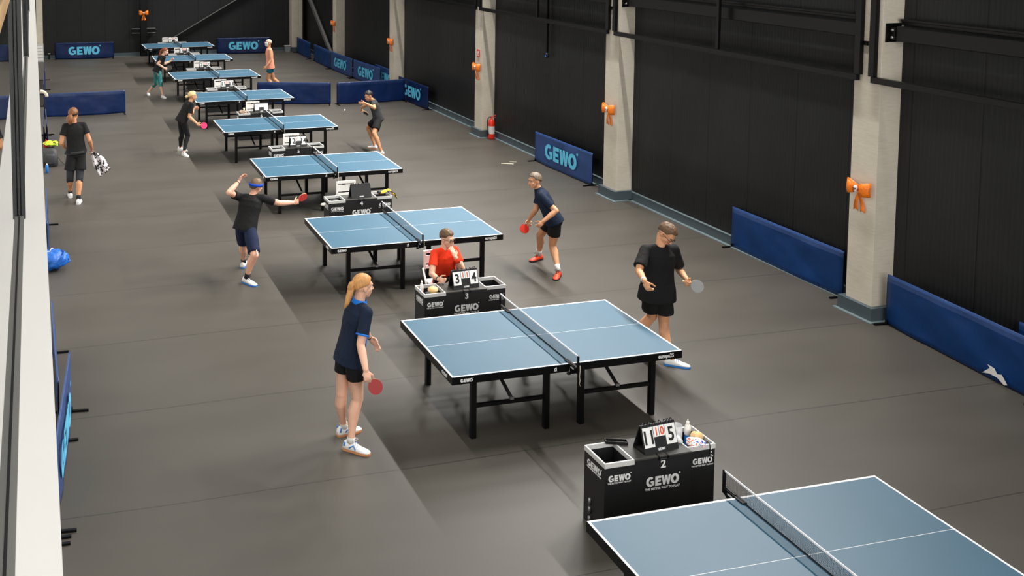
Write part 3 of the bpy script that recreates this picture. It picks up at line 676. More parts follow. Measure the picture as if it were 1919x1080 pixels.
# joint positions in metres: pelvis, neck, head, facing, then hip, shoulder, ankle, knee, toe, elbow, wrist, hand for the right and left side; last the body height, bat side and bat axis
JOINTS = {
 'pony': (1.88, (0, 0.659, -0.209, -0.722), ((3.107, 9.5, 0.96), (3.214, 9.52, 1.493), (3.26, 9.528, 1.68), (0.986, 0.148, -0.079), (3.123, 9.407, 0.96), (3.091, 9.593, 0.96), (3.238, 9.338, 1.452), (3.174, 9.698, 1.452), (3.06, 9.333, 0.094), (3.086, 9.653, 0.094), (3.162, 9.412, 0.506), (3.032, 9.559, 0.515), (3.187, 9.224, 0.035), (3.249, 9.688, 0.035), (3.137, 9.241, 1.172), (3.292, 9.591, 1.183), (3.123, 9.035, 0.995), (3.411, 9.758, 1.005), (3.13, 8.986, 0.903), (3.471, 9.705, 0.938))),
 'glasses': (1.9, (1, 0.858, -0.417, -0.301), ((7.463, 10.42, 0.93), (7.45, 10.38, 1.469), (7.515, 10.34, 1.646), (0.222, -0.711, -0.667), (7.369, 10.433, 0.93), (7.557, 10.407, 0.93), (7.27, 10.422, 1.427), (7.632, 10.345, 1.427), (7.366, 10.776, 0.095), (7.549, 10.228, 0.095), (7.514, 10.585, 0.497), (7.587, 10.452, 0.466), (7.374, 10.607, 0.035), (7.686, 10.129, 0.035), (7.077, 10.256, 1.239), (7.757, 10.411, 1.144), (6.983, 9.999, 1.213), (7.68, 10.149, 1.114), (7.004, 9.945, 1.124), (7.653, 10.052, 1.084))),
 'navy': (1.8, (0, -0.81, -0.262, -0.525), ((7.823, 13.58, 0.839), (7.651, 13.72, 1.26), (7.541, 13.714, 1.467), (-0.988, -0.119, -0.099), (7.846, 13.667, 0.839), (7.8, 13.493, 0.839), (7.748, 13.863, 1.225), (7.583, 13.554, 1.225), (7.878, 14.129, 0.09), (7.788, 13.356, 0.09), (7.789, 13.946, 0.477), (7.822, 13.614, 0.413), (7.727, 14.077, 0.035), (7.677, 13.241, 0.035), (7.644, 13.829, 0.945), (7.721, 13.344, 1.06), (7.613, 13.989, 0.743), (7.519, 13.371, 0.899), (7.583, 13.972, 0.649), (7.45, 13.377, 0.826))),
 'headband': (1.86, (0, 0.864, 0, 0.504), ((3.052, 14.6, 0.8), (3.193, 14.72, 1.254), (3.261, 14.75, 1.379), (0.791, 0.593, -0.148), (3.101, 14.521, 0.8), (3.003, 14.679, 0.8), (3.351, 14.648, 1.216), (3.011, 14.772, 1.216), (3.001, 14.297, 0.093), (3.104, 15.013, 0.093), (3.102, 14.175, 0.478), (3.065, 14.837, 0.435), (3.09, 14.158, 0.035), (3.187, 15.156, 0.035), (3.626, 14.721, 1.094), (2.794, 14.602, 1.357), (3.878, 14.81, 1.059), (2.979, 14.758, 1.473), (3.98, 14.825, 1.065), (3.04, 14.803, 1.543))),
 'walker': (1.88, (), ((0.649, 19.72, 0.97), (0.618, 19.74, 1.522), (0.613, 19.782, 1.737), (0.465, 0.879, -0.103), (0.742, 19.736, 0.97), (0.556, 19.704, 0.97), (0.802, 19.754, 1.48), (0.438, 19.723, 1.48), (0.661, 19.388, 0.094), (0.522, 19.908, 0.094), (0.699, 19.615, 0.466), (0.511, 19.658, 0.468), (0.69, 19.552, 0.035), (0.519, 20.075, 0.035), (0.915, 19.687, 1.196), (0.358, 19.659, 1.184), (0.969, 19.851, 0.986), (0.433, 19.873, 1.035), (0.985, 19.885, 0.889), (0.477, 19.945, 0.972))),
 'blond': (1.72, (0, 0.983, 0.003, -0.183), ((3.278, 23.1, 0.85), (3.482, 23.13, 1.242), (3.549, 23.13, 1.402), (0.995, 0, -0.1), (3.293, 23.015, 0.85), (3.263, 23.185, 0.85), (3.508, 22.966, 1.208), (3.421, 23.289, 1.208), (3.289, 22.92, 0.086), (3.281, 23.452, 0.086), (3.41, 23.056, 0.455), (3.295, 23.249, 0.434), (3.343, 22.777, 0.035), (3.399, 23.355, 0.035), (3.428, 22.924, 0.936), (3.555, 23.28, 0.955), (3.587, 22.792, 0.798), (3.618, 23.512, 1.015), (3.632, 22.714, 0.766), (3.704, 23.551, 1.03))),
 'dancer': (1.74, (0, 0.953, -0.005, 0.304), ((3.66, 31.3, 0.87), (3.824, 31.32, 1.321), (3.921, 31.315, 1.475), (0.966, -0.097, -0.241), (3.683, 31.216, 0.87), (3.637, 31.384, 0.87), (3.869, 31.159, 1.285), (3.753, 31.477, 1.285), (3.787, 31.01, 0.087), (3.39, 31.698, 0.087), (3.744, 31.183, 0.453), (3.624, 31.49, 0.402), (3.851, 30.869, 0.035), (3.399, 31.544, 0.035), (3.649, 31.158, 1.095), (3.911, 31.424, 1.048), (3.853, 31.112, 0.956), (4.134, 31.509, 1.127), (3.936, 31.095, 0.908), (4.204, 31.509, 1.194))),
 'mask': (1.8, (), ((7.332, 30.9, 0.93), (7.29, 30.9, 1.481), (7.27, 30.89, 1.686), (-0.976, -0.195, -0.098), (7.34, 30.99, 0.93), (7.324, 30.81, 0.93), (7.308, 31.074, 1.441), (7.278, 30.726, 1.441), (7.8, 31, 0.12), (7.45, 30.8, 0.09), (7.466, 31.052, 0.476), (7.245, 30.884, 0.492), (7.64, 31, 0.035), (7.293, 30.769, 0.035), (7.33, 31.027, 1.146), (7.312, 30.676, 1.147), (7.296, 30.997, 0.89), (7.151, 30.683, 0.943), (7.248, 30.995, 0.802), (7.092, 30.684, 0.862))),
 'hunch': (1.74, (0, 0.732, -0.184, -0.656), ((8.032, 22.35, 0.77), (7.916, 22.42, 1.215), (7.793, 22.405, 1.33), (-0.908, -0.272, -0.318), (8.047, 22.436, 0.77), (8.017, 22.264, 0.77), (7.984, 22.573, 1.178), (7.868, 22.255, 1.178), (7.961, 22.416, 0.087), (7.914, 21.804, 0.087), (7.871, 22.641, 0.474), (7.802, 22.011, 0.48), (7.864, 22.536, 0.035), (7.825, 21.931, 0.035), (7.882, 22.801, 1.029), (7.803, 21.981, 1.107), (7.825, 23.025, 0.931), (7.597, 22.074, 1.218), (7.834, 23.072, 0.847), (7.506, 22.105, 1.217))),
 'umpire': (1.76, (), ((5.467, 12.42, 0.52), (5.402, 12.3, 0.973), (5.422, 12.258, 1.159), (0.458, -0.865, -0.204), (5.38, 12.408, 0.52), (5.554, 12.432, 0.52), (5.24, 12.274, 0.936), (5.575, 12.345, 0.936), (5.2, 12.02, 0.09), (5.47, 12, 0.09), (5.228, 12.017, 0.529), (5.397, 12.043, 0.518), (5.2, 11.864, 0.035), (5.47, 11.844, 0.035), (5.13, 12.103, 0.724), (5.605, 12.141, 0.728), (5.124, 11.85, 0.741), (5.472, 12.078, 0.935), (5.136, 11.754, 0.759), (5.446, 12.12, 1.019))),
}
POSE = {}
for key_, (height_, bat_, rows_) in JOINTS.items():
    q_ = {'H': height_, 'pel': rows_[0], 'neck': rows_[1], 'head': rows_[2], 'face': rows_[3], 'bat': bat_}
    for i_, part_ in enumerate(('hip', 'sh', 'an', 'kn', 'to', 'el', 'wr', 'hd')):
        for j_, side_ in enumerate('RL'): q_[part_+side_] = rows_[4+2*i_+j_]
    POSE[key_] = q_

# ================================================================== UMPIRE DESKS, SCOREBOARDS, CHAIRS
def make_desk():
    t = root('umpire_desk', (0, 0, 0), 'x', 'umpire desk', 'black umpire desks beside the tables')
    D, H = .33, .70
    def bin_(x0, x1, y0, side):
        mb = MB(); th = .01
        mb.lohi((x0, y0, 0), (x1, y0+th, H-.045)); mb.lohi((x0, y0+D-th, 0), (x1, y0+D, H-.045)); mb.lohi((x0, y0+th, 0), (x0+th, y0+D-th, H-.045)); mb.lohi((x1-th, y0+th, 0), (x1, y0+D-th, H-.045))
        mb.lohi((x0+th, y0+th, .50), (x1-th, y0+D-th, .51), 1)
        b = mb.build('towel_box', ['black_board', 'board_inside'], t)
        mb = MB(); z0, z1 = H-.044, H; r = .012
        mb.lohi((x0-.003, y0-.003, z0), (x1+.003, y0+r, z1)); mb.lohi((x0-.003, y0+D-r, z0), (x1+.003, y0+D+.003, z1)); mb.lohi((x0-.003, y0+r, z0), (x0+r, y0+D-r, z1)); mb.lohi((x1-r, y0+r, z0), (x1+.003, y0+D-r, z1))
        mb.build('rim', 'rim_grey', b)
        xm = (x0+x1)/2+(0 if side else .016)
        wordmark(.058 if side else .054, b, (xm, y0-.002, H-.145)); lettering('THE BETTER WAY TO PLAY', .019, b, (xm, y0-.002, H-.19), bold=.02)
        if side: wordmark(.058, b, (x0-.002, y0+D/2, H-.12), (0, -1, 0)); lettering('THE BETTER WAY TO PLAY', .019, b, (x0-.002, y0+D/2, H-.165), (0, -1, 0), bold=.02)
        else: wordmark(.058, b, (x1+.002, y0+D/2, H-.12), (0, 1, 0))
    bin_(-.59, -.295, -.165, True); bin_(.295, .59, -.105, False)
    mb = MB(); mb.lohi((-.294, -.165, .0), (.294, -.150, H-.014)); mb.lohi((-.294, -.149, .0), (-.284, .16, H-.014)); mb.lohi((.284, -.149, .0), (.294, .16, H-.014)); mb.lohi((-.294, -.170, H-.013), (.294, .165, H), 1)
    c = mb.build('centre_stand', ['black_board', 'board_inside'], t)
    wordmark(.088, c, (0, -.168, .47)); lettering('THE BETTER WAY TO PLAY', .029, c, (0, -.168, .40), bold=.025)
    mb = MB(); mb.lohi((-.05, -.19, H-.03), (.05, -.171, H-.018)); mb.lohi((-.05, -.19, H-.018), (-.042, -.13, H+.006)); mb.lohi((.042, -.19, H-.018), (.05, -.13, H+.006)); mb.build('latch', 'black_plastic', c)
    mb = MB()
    for z in (.03, .12, .2): mb.cone((-.60, .05, z), (-.60, .05, z+.06), .014, .014, 8)
    mb.build('hinge', 'steel', c)
    return t
DESKS = {2: (4.785, 7.36), 3: (4.775, 11.49), 4: (4.826, 15.93), 5: (4.79, 20.06), 6: (4.905, 24.17), 7: (4.77, 28.12), 8: (4.79, 32.29), 9: (4.69, 36.32), 10: (4.75, 40.0)}
DL = {2: 'nearest black umpire desk, numbered 2, behind the front table', 3: 'black umpire desk numbered 3 with the person in red sitting behind it', 4: 'black umpire desk numbered 4 with a yellow bag over its right box',
      5: 'black umpire desk numbered 5 between two blue tables', 6: 'black umpire desk with brown clutter in its left box, one behind desk 5', 7: 'black umpire desk right behind the blonde player head', 8: 'black umpire desk with a white number 8, right of the woman in teal leggings',
      9: 'second farthest black umpire desk, right of the auburn haired woman head', 10: 'farthest black umpire desk, behind the last table'}
desk = make_desk(); DESK = {}
for n, (x, y) in DESKS.items():
    o = desk if n == 2 else copy_tree(desk)
    o.location = (x+.59, y+.165, 0); o['label'] = DL[n]; DESK[n] = o
for n, o in DESK.items():
    c = [ch for ch in o.children if ch.name.startswith('centre_stand')][0]
    lettering(str(n), .105 if n < 10 else .09, c, (0.0, -.171, .628), bold=.03)

def make_board(n, left, mid, right, closed=False):
    x, y = DESKS[n]
    t = root('scoreboard', (x+.59+.02, y+.13, .7005), BL[n], 'scoreboard', 'flip scoreboards on the umpire desks', BR.get(n, 0.0))
    tilt = math.atan2(.075, .235); c_, s_ = math.cos(tilt), math.sin(tilt)
    R = Matrix(((1, 0, 0), (0, c_, s_), (0, -s_, c_)))  # local (x, depth, up) tilted back
    def P(px, d, up): return V((px, -.075+up*s_-d*c_*-1*0-d, up*c_))
    # front and rear leaf
    mb = MB(); mb.bar((0, -.075, 0), (0, 0, .235), .375, .008, up=(0, -1, 0)); mb.build('front_leaf', 'black_board', t)
    fl_ = t.children[-1]
    mb = MB(); mb.bar((0, .085, 0), (0, .008, .235), .375, .008, up=(0, 1, 0)); mb.build('rear_leaf', 'black_board', t)
    mb = MB()
    for xx in (-.188, .188): mb.bar((xx, -.07, .012), (xx, .08, .012), .006, .012)
    mb.build('spreader', 'black_plastic', t)
    upv = V((0, .075, .235)).normalized(); nrm_ = V((0, -.235, .075)).normalized()
    O = V((0, -.075, 0))
    def card(cx, w_, u0, u1, txt, mt, sz, mname='card_white'):
        cc = O+upv*((u0+u1)/2)+nrm_*.008+V((cx, 0, 0))
        mb = MB(); mb.box(cc, (w_, u1-u0, .003), 0, Matrix((V((1, 0, 0)), upv, nrm_)).transposed()); k = mb.build('number_card', mname, t)
        if txt: lettering(txt, sz, k, cc+nrm_*.003, (1, 0, 0), upv, bold=.022, material=mt, sx=.88)
    if not closed:
        card(-.122, .112, .055, .225, left, 'ink_black', .165); card(.122, .112, .055, .225, right, 'ink_black', .165)
        card(-.031, .056, .135, .225, mid[0], 'ink_red', .095); card(.031, .056, .135, .225, mid[1], 'ink_red', .095)
    o = wordmark(.02, fl_, O+upv*.028+nrm_*.006, (1, 0, 0), upv)
    for xx in (-.16, -.125, -.09, -.031, .031, .09, .125, .16):
        if 'ring' not in TXT:
            mb = MB(); mb.tube([V((0, .016*math.cos(a), .016*math.sin(a))) for a in [PI*2*i/10 for i in range(11)]], .004, 6); TXT['ring'] = mb.mesh('ring', ['black_plastic'])
        o = bpy.data.objects.new('binding_ring', TXT['ring']); COL.objects.link(o); o.parent = t; o.location = (xx, .004, .237)
    return t
BL = {2: 'large flip scoreboard reading 11 and 5 on the nearest umpire desk', 3: 'flip scoreboard standing in front of the person in red', 4: 'black scoreboard showing no number cards, on the desk with the yellow bag', 5: 'flip scoreboard reading 12 and 14, in front of a white chair back',
      6: 'flip scoreboard with blank white cards on the desk with the brown clutter', 7: 'flip scoreboard right of the blonde player head, reading 11 and 13', 8: 'flip scoreboard directly above the desk number 8', 9: 'flip scoreboard just right of the auburn haired woman', 10: 'farthest flip scoreboard, behind the last table'}
BR = {2: .09, 3: .06, 4: .05, 5: -.03}
make_board(2, '11', ('1', '0'), '5'); make_board(3, '3', ('1', '1'), '4'); make_board(4, '', ('', ''), '', True); make_board(5, '12', ('1', ''), '14')
make_board(6, '', ('', ''), ''); make_board(7, '11', ('0', '0'), '13'); make_board(8, '2', ('0', '0'), '20'); make_board(9, '15', ('0', '0'), '16'); make_board(10, '0', ('0', '0'), '7')

def make_chair():
    t = root('folding_chair', (0, 0, 0), 'x', 'chair', 'white folding chairs behind the umpire desks')
    # front is -y; backrest panel with two slots
    mb = MB(); z0, z1 = .60, .85
    def bp(x0, zz0, x1, zz1): mb.box(((x0+x1)/2, .20+.10*((zz0+zz1)/2-.6), (zz0+zz1)/2), (x1-x0, .018, zz1-zz0), 0)
    bp(-.185, z0-.02, -.155, z1-.01); bp(.155, z0-.02, .185, z1-.01); bp(-.155, z1-.045, .155, z1); bp(-.155, .66, .155, .775); bp(-.155, .59, .155, .635); bp(-.185, z1-.02, .185, z1-.005)
    mb.build('backrest', 'white_plastic', t)
    mb = MB(); mb.box((0, -.02, .44), (.38, .38, .022)); mb.build('seat', 'white_plastic', t, bevel=.008)
    for s_ in (-1, 1):
        mb = MB(); mb.bar((s_*.20, -.22, 0), (s_*.20, .205, .60), .022, .022, up=(0, -1, 0)); mb.build('leg', 'white_plastic', t)
        mb = MB(); mb.bar((s_*.175, .20, 0), (s_*.175, -.18, .44), .022, .022, up=(0, -1, 0)); mb.build('leg', 'white_plastic', t)
    return t
CH = {4: (.36+.17, 16.42), 5: (.44+.19, 20.62), 6: (.36+.18, 24.80), 7: (.53, 28.75), 8: (.53, 32.9), 9: (.5, 36.95), 10: (.43, 40.6), 3: (.665, 12.48)}
CHL = {3: 'white chair the person in red is sitting on', 4: 'white folding chair behind desk 4, its slotted back in plain view', 5: 'white folding chair between the tables, just left of the crouching player shoes', 6: 'white folding chair behind the scoreboard with blank cards',
       7: 'white folding chair right of the blonde player head', 8: 'white folding chair above the desk number 8', 9: 'white folding chair right of the auburn haired woman head', 10: 'farthest white folding chair, against the dark far wall'}
ch0 = make_chair(); first = True
for n, (dx, y) in CH.items():
    o = ch0 if first else copy_tree(ch0); first = False
    o.location = (DESKS[n][0]+dx, y, 0); o['label'] = CHL[n]

# ---- things on the desks
def bottle(name, loc, label, body, cap, r=.028, h=.15, lab=None):
    t = root(name, loc, label, 'bottle')
    mb = MB(); rs = [(0, r*.8), (.004, r), (h*.7, r), (h*.8, r*.75), (h*.84, r*.4)]
    mb.tube([(0, 0, z) for z, q in rs], [q for z, q in rs], 16); mb.build('body', body, t)
    mb = MB(); mb.cone((0, 0, h*.84), (0, 0, h*.92), r*.5, r*.45, 12); mb.cone((0, 0, h*.921), (0, 0, h), r*.2, r*.12, 10); mb.build('cap', cap, t)
    if lab: mb = MB(); mb.tube([(0, 0, h*.15), (0, 0, h*.5)], r*1.02, 16, cap=False); mb.build('label', lab, t)
    return t
def D(n, x, y, z=.7): return (DESKS[n][0]+x, DESKS[n][1]+y, z)
bottle('dropper_bottle', D(2, 1.09, .33, .5105), 'white squeeze bottle with a blue label in the right box of desk 2', 'white_plastic', 'white_plastic', .03, .30, 'blue_label')
bottle('squeeze_bottle', D(3, .055, .24, .5105), 'white squeeze bottle with a pink label in the left box of desk 3', 'white_plastic', 'white_plastic', .024, .30, 'pink_label')
t = root('plastic_cup', D(2, .965, .30, .5105), 'clear plastic cup lying in the right box of desk 2', 'cup')
mb = MB(); mb.tube([(0, 0, 0), (-.01, -.01, .16), (-.035, -.02, .28)], [.03, .04, .052], 16, cap=False); o = mb.build('cup_wall', 'clear_plastic', t); sd = o.modifiers.new('t', 'SOLIDIFY'); sd.thickness = .002
def lump(name, loc, label, cat, r, material, seed, amp=.25, rot=0, parent=None):
    mb = MB(); mb.ell((0, 0, 0), r, n=28, m_=18); o = mb.build(name, material)
    for v in o.data.vertices:
        n_ = mnoise.noise(V((v.co.x*16+seed, v.co.y*16, v.co.z*16))); v.co *= 1+amp*n_
    zmin = min(v.co.z for v in o.data.vertices)
    for v in o.data.vertices: v.co.z -= zmin
    o.location = loc; o.rotation_euler = (0, 0, rot)
    return tag(o, label, cat)
lump('snack_bag', D(2, 1.02, .12, .640), 'blue, white and orange wrapped snack bag on the right box of desk 2', 'bag', (.10, .05, .05), 'wrapper', 3, rot=-.4)
lump('yellow_sponge', D(2, 1.10, .22, .655), 'pale yellow sponge behind the snack bag on desk 2', 'sponge', (.06, .045, .04), 'bread_tan', 9)
lump('clear_wrapper', D(2, .86, .18, .701), 'crumpled clear wrapper between the scoreboard and right box of desk 2', 'wrapper', (.05, .06, .022), 'clear_plastic', 5, .5)
t = root('tray', D(2, .30, .29, .701), 'small black open tray tilted between the left box and the scoreboard of desk 2', 'tray', rz=-.35)
mb = MB(); mb.lohi((-.10, -.03, .0), (.10, .03, .006)); mb.lohi((-.10, -.03, .006), (.10, -.025, .028)); mb.lohi((-.10, .025, .006), (.10, .03, .028)); mb.lohi((-.10, -.025, .006), (-.095, .025, .028)); mb.lohi((.095, -.025, .006), (.10, .025, .028)); mb.build('pan', 'black_plastic', t)
mb = MB(); mb.box((0, 0, 0), (.17, .22, .003)); o = mb.build('cardboard_sheet', 'board_inside'); o.location = D(2, .14, .17, .5125); tag(o, 'grey sheet lying in the left box of desk 2', 'sheet')
t = root('wrist_strap', D(2, 1.12, .05, .7005), 'black and white checked strap hanging down the front of desk 2', 'strap')
mb = MB(); mb.tube([(0, .05, .006), (0, .01, .008), (0, -.003, -.02), (.004, -.004, -.08), (.006, -.004, -.15)], .004, 6); mb.build('cord', 'black_plastic', t)
mb = MB()
for k in range(4): mb.lohi((.0, -.012, -.04-.03*k), (.008, -.0085, -.025-.03*k))
mb.build('white_check', 'card_white', t)
lump('bread_roll', D(3, .165, .12, .660), 'round tan bun with a knob on the left box of desk 3', 'bun', (.068, .055, .045), 'bread_tan', 12, .08)
o = COL.objects['bread_roll']; mb = MB(); mb.ell((0, 0, .085), (.016, .016, .014)); mb.build('knob', 'bread_tan', o)
t = root('serving_tray', D(3, .165, .13, .650), 'black square tray under the bun on desk 3', 'tray', rz=.5)
mb = MB(); mb.lohi((-.075, -.075, 0), (.075, .075, .008)); mb.build('plate', 'black_plastic', t)
lump('green_wrapper', D(3, 1.04, .2, .5105), 'crumpled green wrapper in the right box of desk 3', 'wrapper', (.05, .04, .03), 'green_clutter', 4, .6)
t = root('pen', D(4, .16, .16, .650), 'thin bent metal rod across the left box of desk 4', 'rod')
mb = MB(); mb.tube([(-.10, -.05, 0), (-.09, 0, .02), (.05, .03, .01), (.07, -.02, .0)], .005, 8); mb.build('rod', 'steel', t)
lump('beige_roll', D(4, -.075, .10, .595), 'beige rounded handle sticking out left of desk 4', 'handle', (.055, .04, .026), 'cream_pad', 2, .05)
t = root('yellow_bag', D(4, 1.10, .20, .701), 'yellow and black bag draped over the right box of desk 4', 'bag')
mb = MB(); rings = []
for i in range(12):
    q = i/11; xx = -.10+.32*q; zz = .02+.055*math.sin(q*2.2)-(.16*max(0, q-.55)*2); rings.append([(xx, -.06-.02*math.sin(q*9), zz), (xx, -.02, zz+.02), (xx, .03, zz+.014), (xx, .06+.01*math.sin(q*7), zz-.01), (xx, .03, zz-.012), (xx, -.02, zz-.014)])
mb.loft(rings); mb.build('fabric', 'yellow_cloth', t)
mb = MB(); mb.tube([(-.12, -.06, .02), (-.04, -.08, .03), (.06, -.086, .075), (.15, -.08, .03), (.2, -.07, -.07)], .008, 6); mb.ell((-.11, .0, .04), (.04, .04, .03)); mb.build('black_trim', 'rubber_black', t)
lump('brown_cloth', D(6, .12, .15, .62), 'crumpled brown cloth in the left box of the desk behind desk 5', 'cloth', (.12, .09, .07), 'brown_cloth', 6, .4)
t = root('small_figurine', D(6, .18, .24, .645), 'small pale figurine standing above the brown cloth', 'figurine')
mb = MB(); mb.ell((0, 0, .05), (.03, .025, .045)); mb.ell((0, 0, .12), (.024, .022, .028)); mb.ell((-.02, 0, .15), (.01, .008, .012)); mb.ell((.02, 0, .15), (.01, .008, .012)); mb.build('body', 'cream_pad', t)

# ================================================================== LEFT SIDE CLUTTER
o = lump('duffel_bag', (.12, 15.62, 0), 'bright blue duffel bag with white paper on the floor by the gallery edge', 'bag', (.25, .21, .15), 'bag_blue', 8, .28)
mb = MB(); mb.ell((-.02, .03, .255), (.15, .12, .03)); mb.build('opening', 'bag_dark_blue', o)
mb = MB(); mb.tube([(.08, -.14, .16), (.16, -.2, .24), (.2, -.06, .30), (.16, .1, .27)], .012, 6); mb.tube([(.2, -.02, .1), (.28, .0, .12), (.26, .06, .15)], .016, 6); mb.build('strap', 'bag_blue', o)
mb = MB(); mb.add([(-.12, -.08, .29), (-.0, -.13, .26), (.05, -.02, .29), (.10, .0, .26), (.06, .06, .31), (.0, .10, .33), (-.04, .02, .30), (-.14, .02, .31)], [(0, 1, 2, 6), (2, 3, 4, 6), (4, 5, 6), (0, 6, 7)]); mb.build('paper', 'paper_white', o)
o.location = (.10, 15.66, 0)
t = root('backpack', (.12, 22.75, 0), 'grey backpack on the floor beside the walking person, by the gallery edge', 'backpack')
mb = MB(); mb.loft([[(x*w_, y*d_-.02*z, z) for x, y in ((-1, -1), (-.5, -1.12), (.5, -1.12), (1, -1), (1.08, 0), (1, 1), (-1, 1), (-1.08, 0))] for z, w_, d_ in ((0, .17, .13), (.03, .2, .16), (.2, .2, .15), (.36, .17, .12), (.42, .11, .08))]); mb.build('main_bag', 'pack_grey', t)
mb = MB(); mb.loft([[(.02+x*w_, -.17+y*.03, z) for x, y in ((-1, 0), (-.8, -1), (.8, -1), (1, 0))] for z, w_ in ((.06, .10), (.1, .13), (.26, .13), (.3, .1))]); mb.build('front_pocket', 'pack_grey', t)
mb = MB(); mb.tube([(.16, -.1, .3), (.26, -.1, .12), (.34, -.06, .02), (.44, .02, .012)], .013, 6, flat=.5); mb.build('strap', 'rubber_black', t)
o = lump('neon_shirt', (.19, 22.8, .435), 'neon yellow-green shirt bundled on top of the grey backpack', 'shirt', (.17, .13, .055), 'neon_green', 21, .5)
mb = MB(); mb.tube([(.06+.045*math.cos(a), -.10+.02*math.sin(a), .06+.04*math.sin(a)) for a in [2*PI*i/12 for i in range(13)]], .008, 6); mb.bar((-.08, -.10, .03), (-.02, -.10, .09), .02, .01); mb.build('print', 'ink_black', o)
bottle('water_bottle', (.075, 22.05, 0), 'light blue bottle at the foot of the grey backpack', 'blue_label', 'white_plastic', .035, .22)
mb = MB()
for k in range(6):
    a = k*1.1; mb.tube([(-.06, .08, .60-.03*k), (-.06+.05*math.cos(a), .06, .52-.02*k), (-.04+.08*math.sin(a+1), .05, .46), (-.02+.05*math.cos(a), .05, .40)], .008, 5)
mb.build('orange_cord', 'red_paint', COL.objects['backpack'])
t = root('foam_tube', (.07, 28.5, .72), 'cream foam tube bent over the end of the navy barrier by the gallery edge', 'tube')
mb = MB(); mb.tube([(-.12+.19*math.sin(a), 0, .0+.17*math.cos(a)-.09) for a in [PI*.5*i/8 for i in range(9)]], .045, 14); mb.build('tube', 'cream_pad', t)
t = root('feet_rail', (0.12, 8.95, 0), 'short black barrier foot at the bottom left by the white gallery edge', 'foot')
mb = MB(); mb.lohi((-.1, -.4, 0), (.05, -.37, .02)); mb.lohi((-.1, -.5, 0), (.04, -.47, .02)); mb.build('bar', 'black_metal', t)

# ball in the air
def ball(loc, label):
    mb = MB(); mb.ell((0, 0, 0), (.02, .02, .02), n=16); o = mb.build('table_tennis_ball', 'ball_white'); o.location = loc; return tag(o, label, 'ball', 'table tennis balls')
ball((7.147, 22.3, 1.03), 'white ball in the air in front of the crouching player')

# ================================================================== PEOPLE
def skin(name, rgb): mat(name, rgb, .52, var=.06, vscale=14, sss=.08, spec=.4)
skin('skin_fair', (218, 170, 144)); skin('skin_warm', (206, 150, 112)); skin('skin_tan', (188, 132, 94)); skin('skin_pink', (216, 164, 138))
def cloth(name, rgb, rough=.85, bump=.55): mat(name, rgb, rough, var=.06, vscale=8, bump=bump, bscale=9, bdist=.03, spec=.25)
cloth('cloth_black', (21, 21, 22)); cloth('cloth_dark_grey', (48, 49, 50)); cloth('cloth_navy', (18, 30, 50)); cloth('cloth_navy_shorts', (20, 30, 56)); cloth('cloth_blue', (30, 110, 200))
cloth('cloth_red', (232, 60, 28)); cloth('cloth_peach', (232, 152, 126)); cloth('cloth_petrol', (14, 88, 106)); cloth('tights_black', (24, 25, 28), .7, .2); cloth('tights_grey', (44, 46, 52), .7, .2)
cloth('sock_white', (206, 204, 198)); cloth('sock_dark', (32, 34, 40)); cloth('band_blue', (20, 70, 180)); cloth('band_red', (232, 66, 34)); mat('shoe_white', (228, 228, 226), .5); mat('shoe_blue', (40, 118, 196), .5); mat('sole_gum', (196, 132, 84), .5); mat('sole_white', (226, 226, 224), .5)
mat('shoe_orange', (236, 72, 38), .5); mat('shoe_black', (24, 24, 26), .5); mat('lip', (190, 120, 102), .5); mat('eye_white', (225, 222, 218), .3); mat('iris', (50, 40, 34), .3); mat('glasses_frame', (48, 40, 36), .3); mat('mask_white', (226, 222, 218), .6)
def hairm(name, rgb):
    m = mat(name, rgb, .5, var=.22, vscale=60, bump=.7, bscale=110, bdist=.006, spec=.35); nt = m.node_tree
    mp = nt.nodes.new('ShaderNodeMapping'); mp.inputs['Scale'].default_value = (1, 1, .16); mp.inputs['Rotation'].default_value = (.5, .35, 0)
    tc = [n for n in nt.nodes if n.type == 'TEX_COORD'][0]; nt.links.new(tc.outputs['Object'], mp.inputs[0])
    for n in nt.nodes:
        if n.type == 'TEX_NOISE': nt.links.new(mp.outputs[0], n.inputs['Vector'])
hairm('hair_ginger', (190, 138, 82)); hairm('hair_brown', (98, 74, 52)); hairm('hair_grey', (112, 98, 82)); hairm('hair_dark', (36, 32, 30)); hairm('hair_blond', (214, 186, 132)); hairm('hair_auburn', (118, 62, 34)); hairm('hair_curly', (122, 78, 46)); hairm('hair_pale', (206, 184, 162))

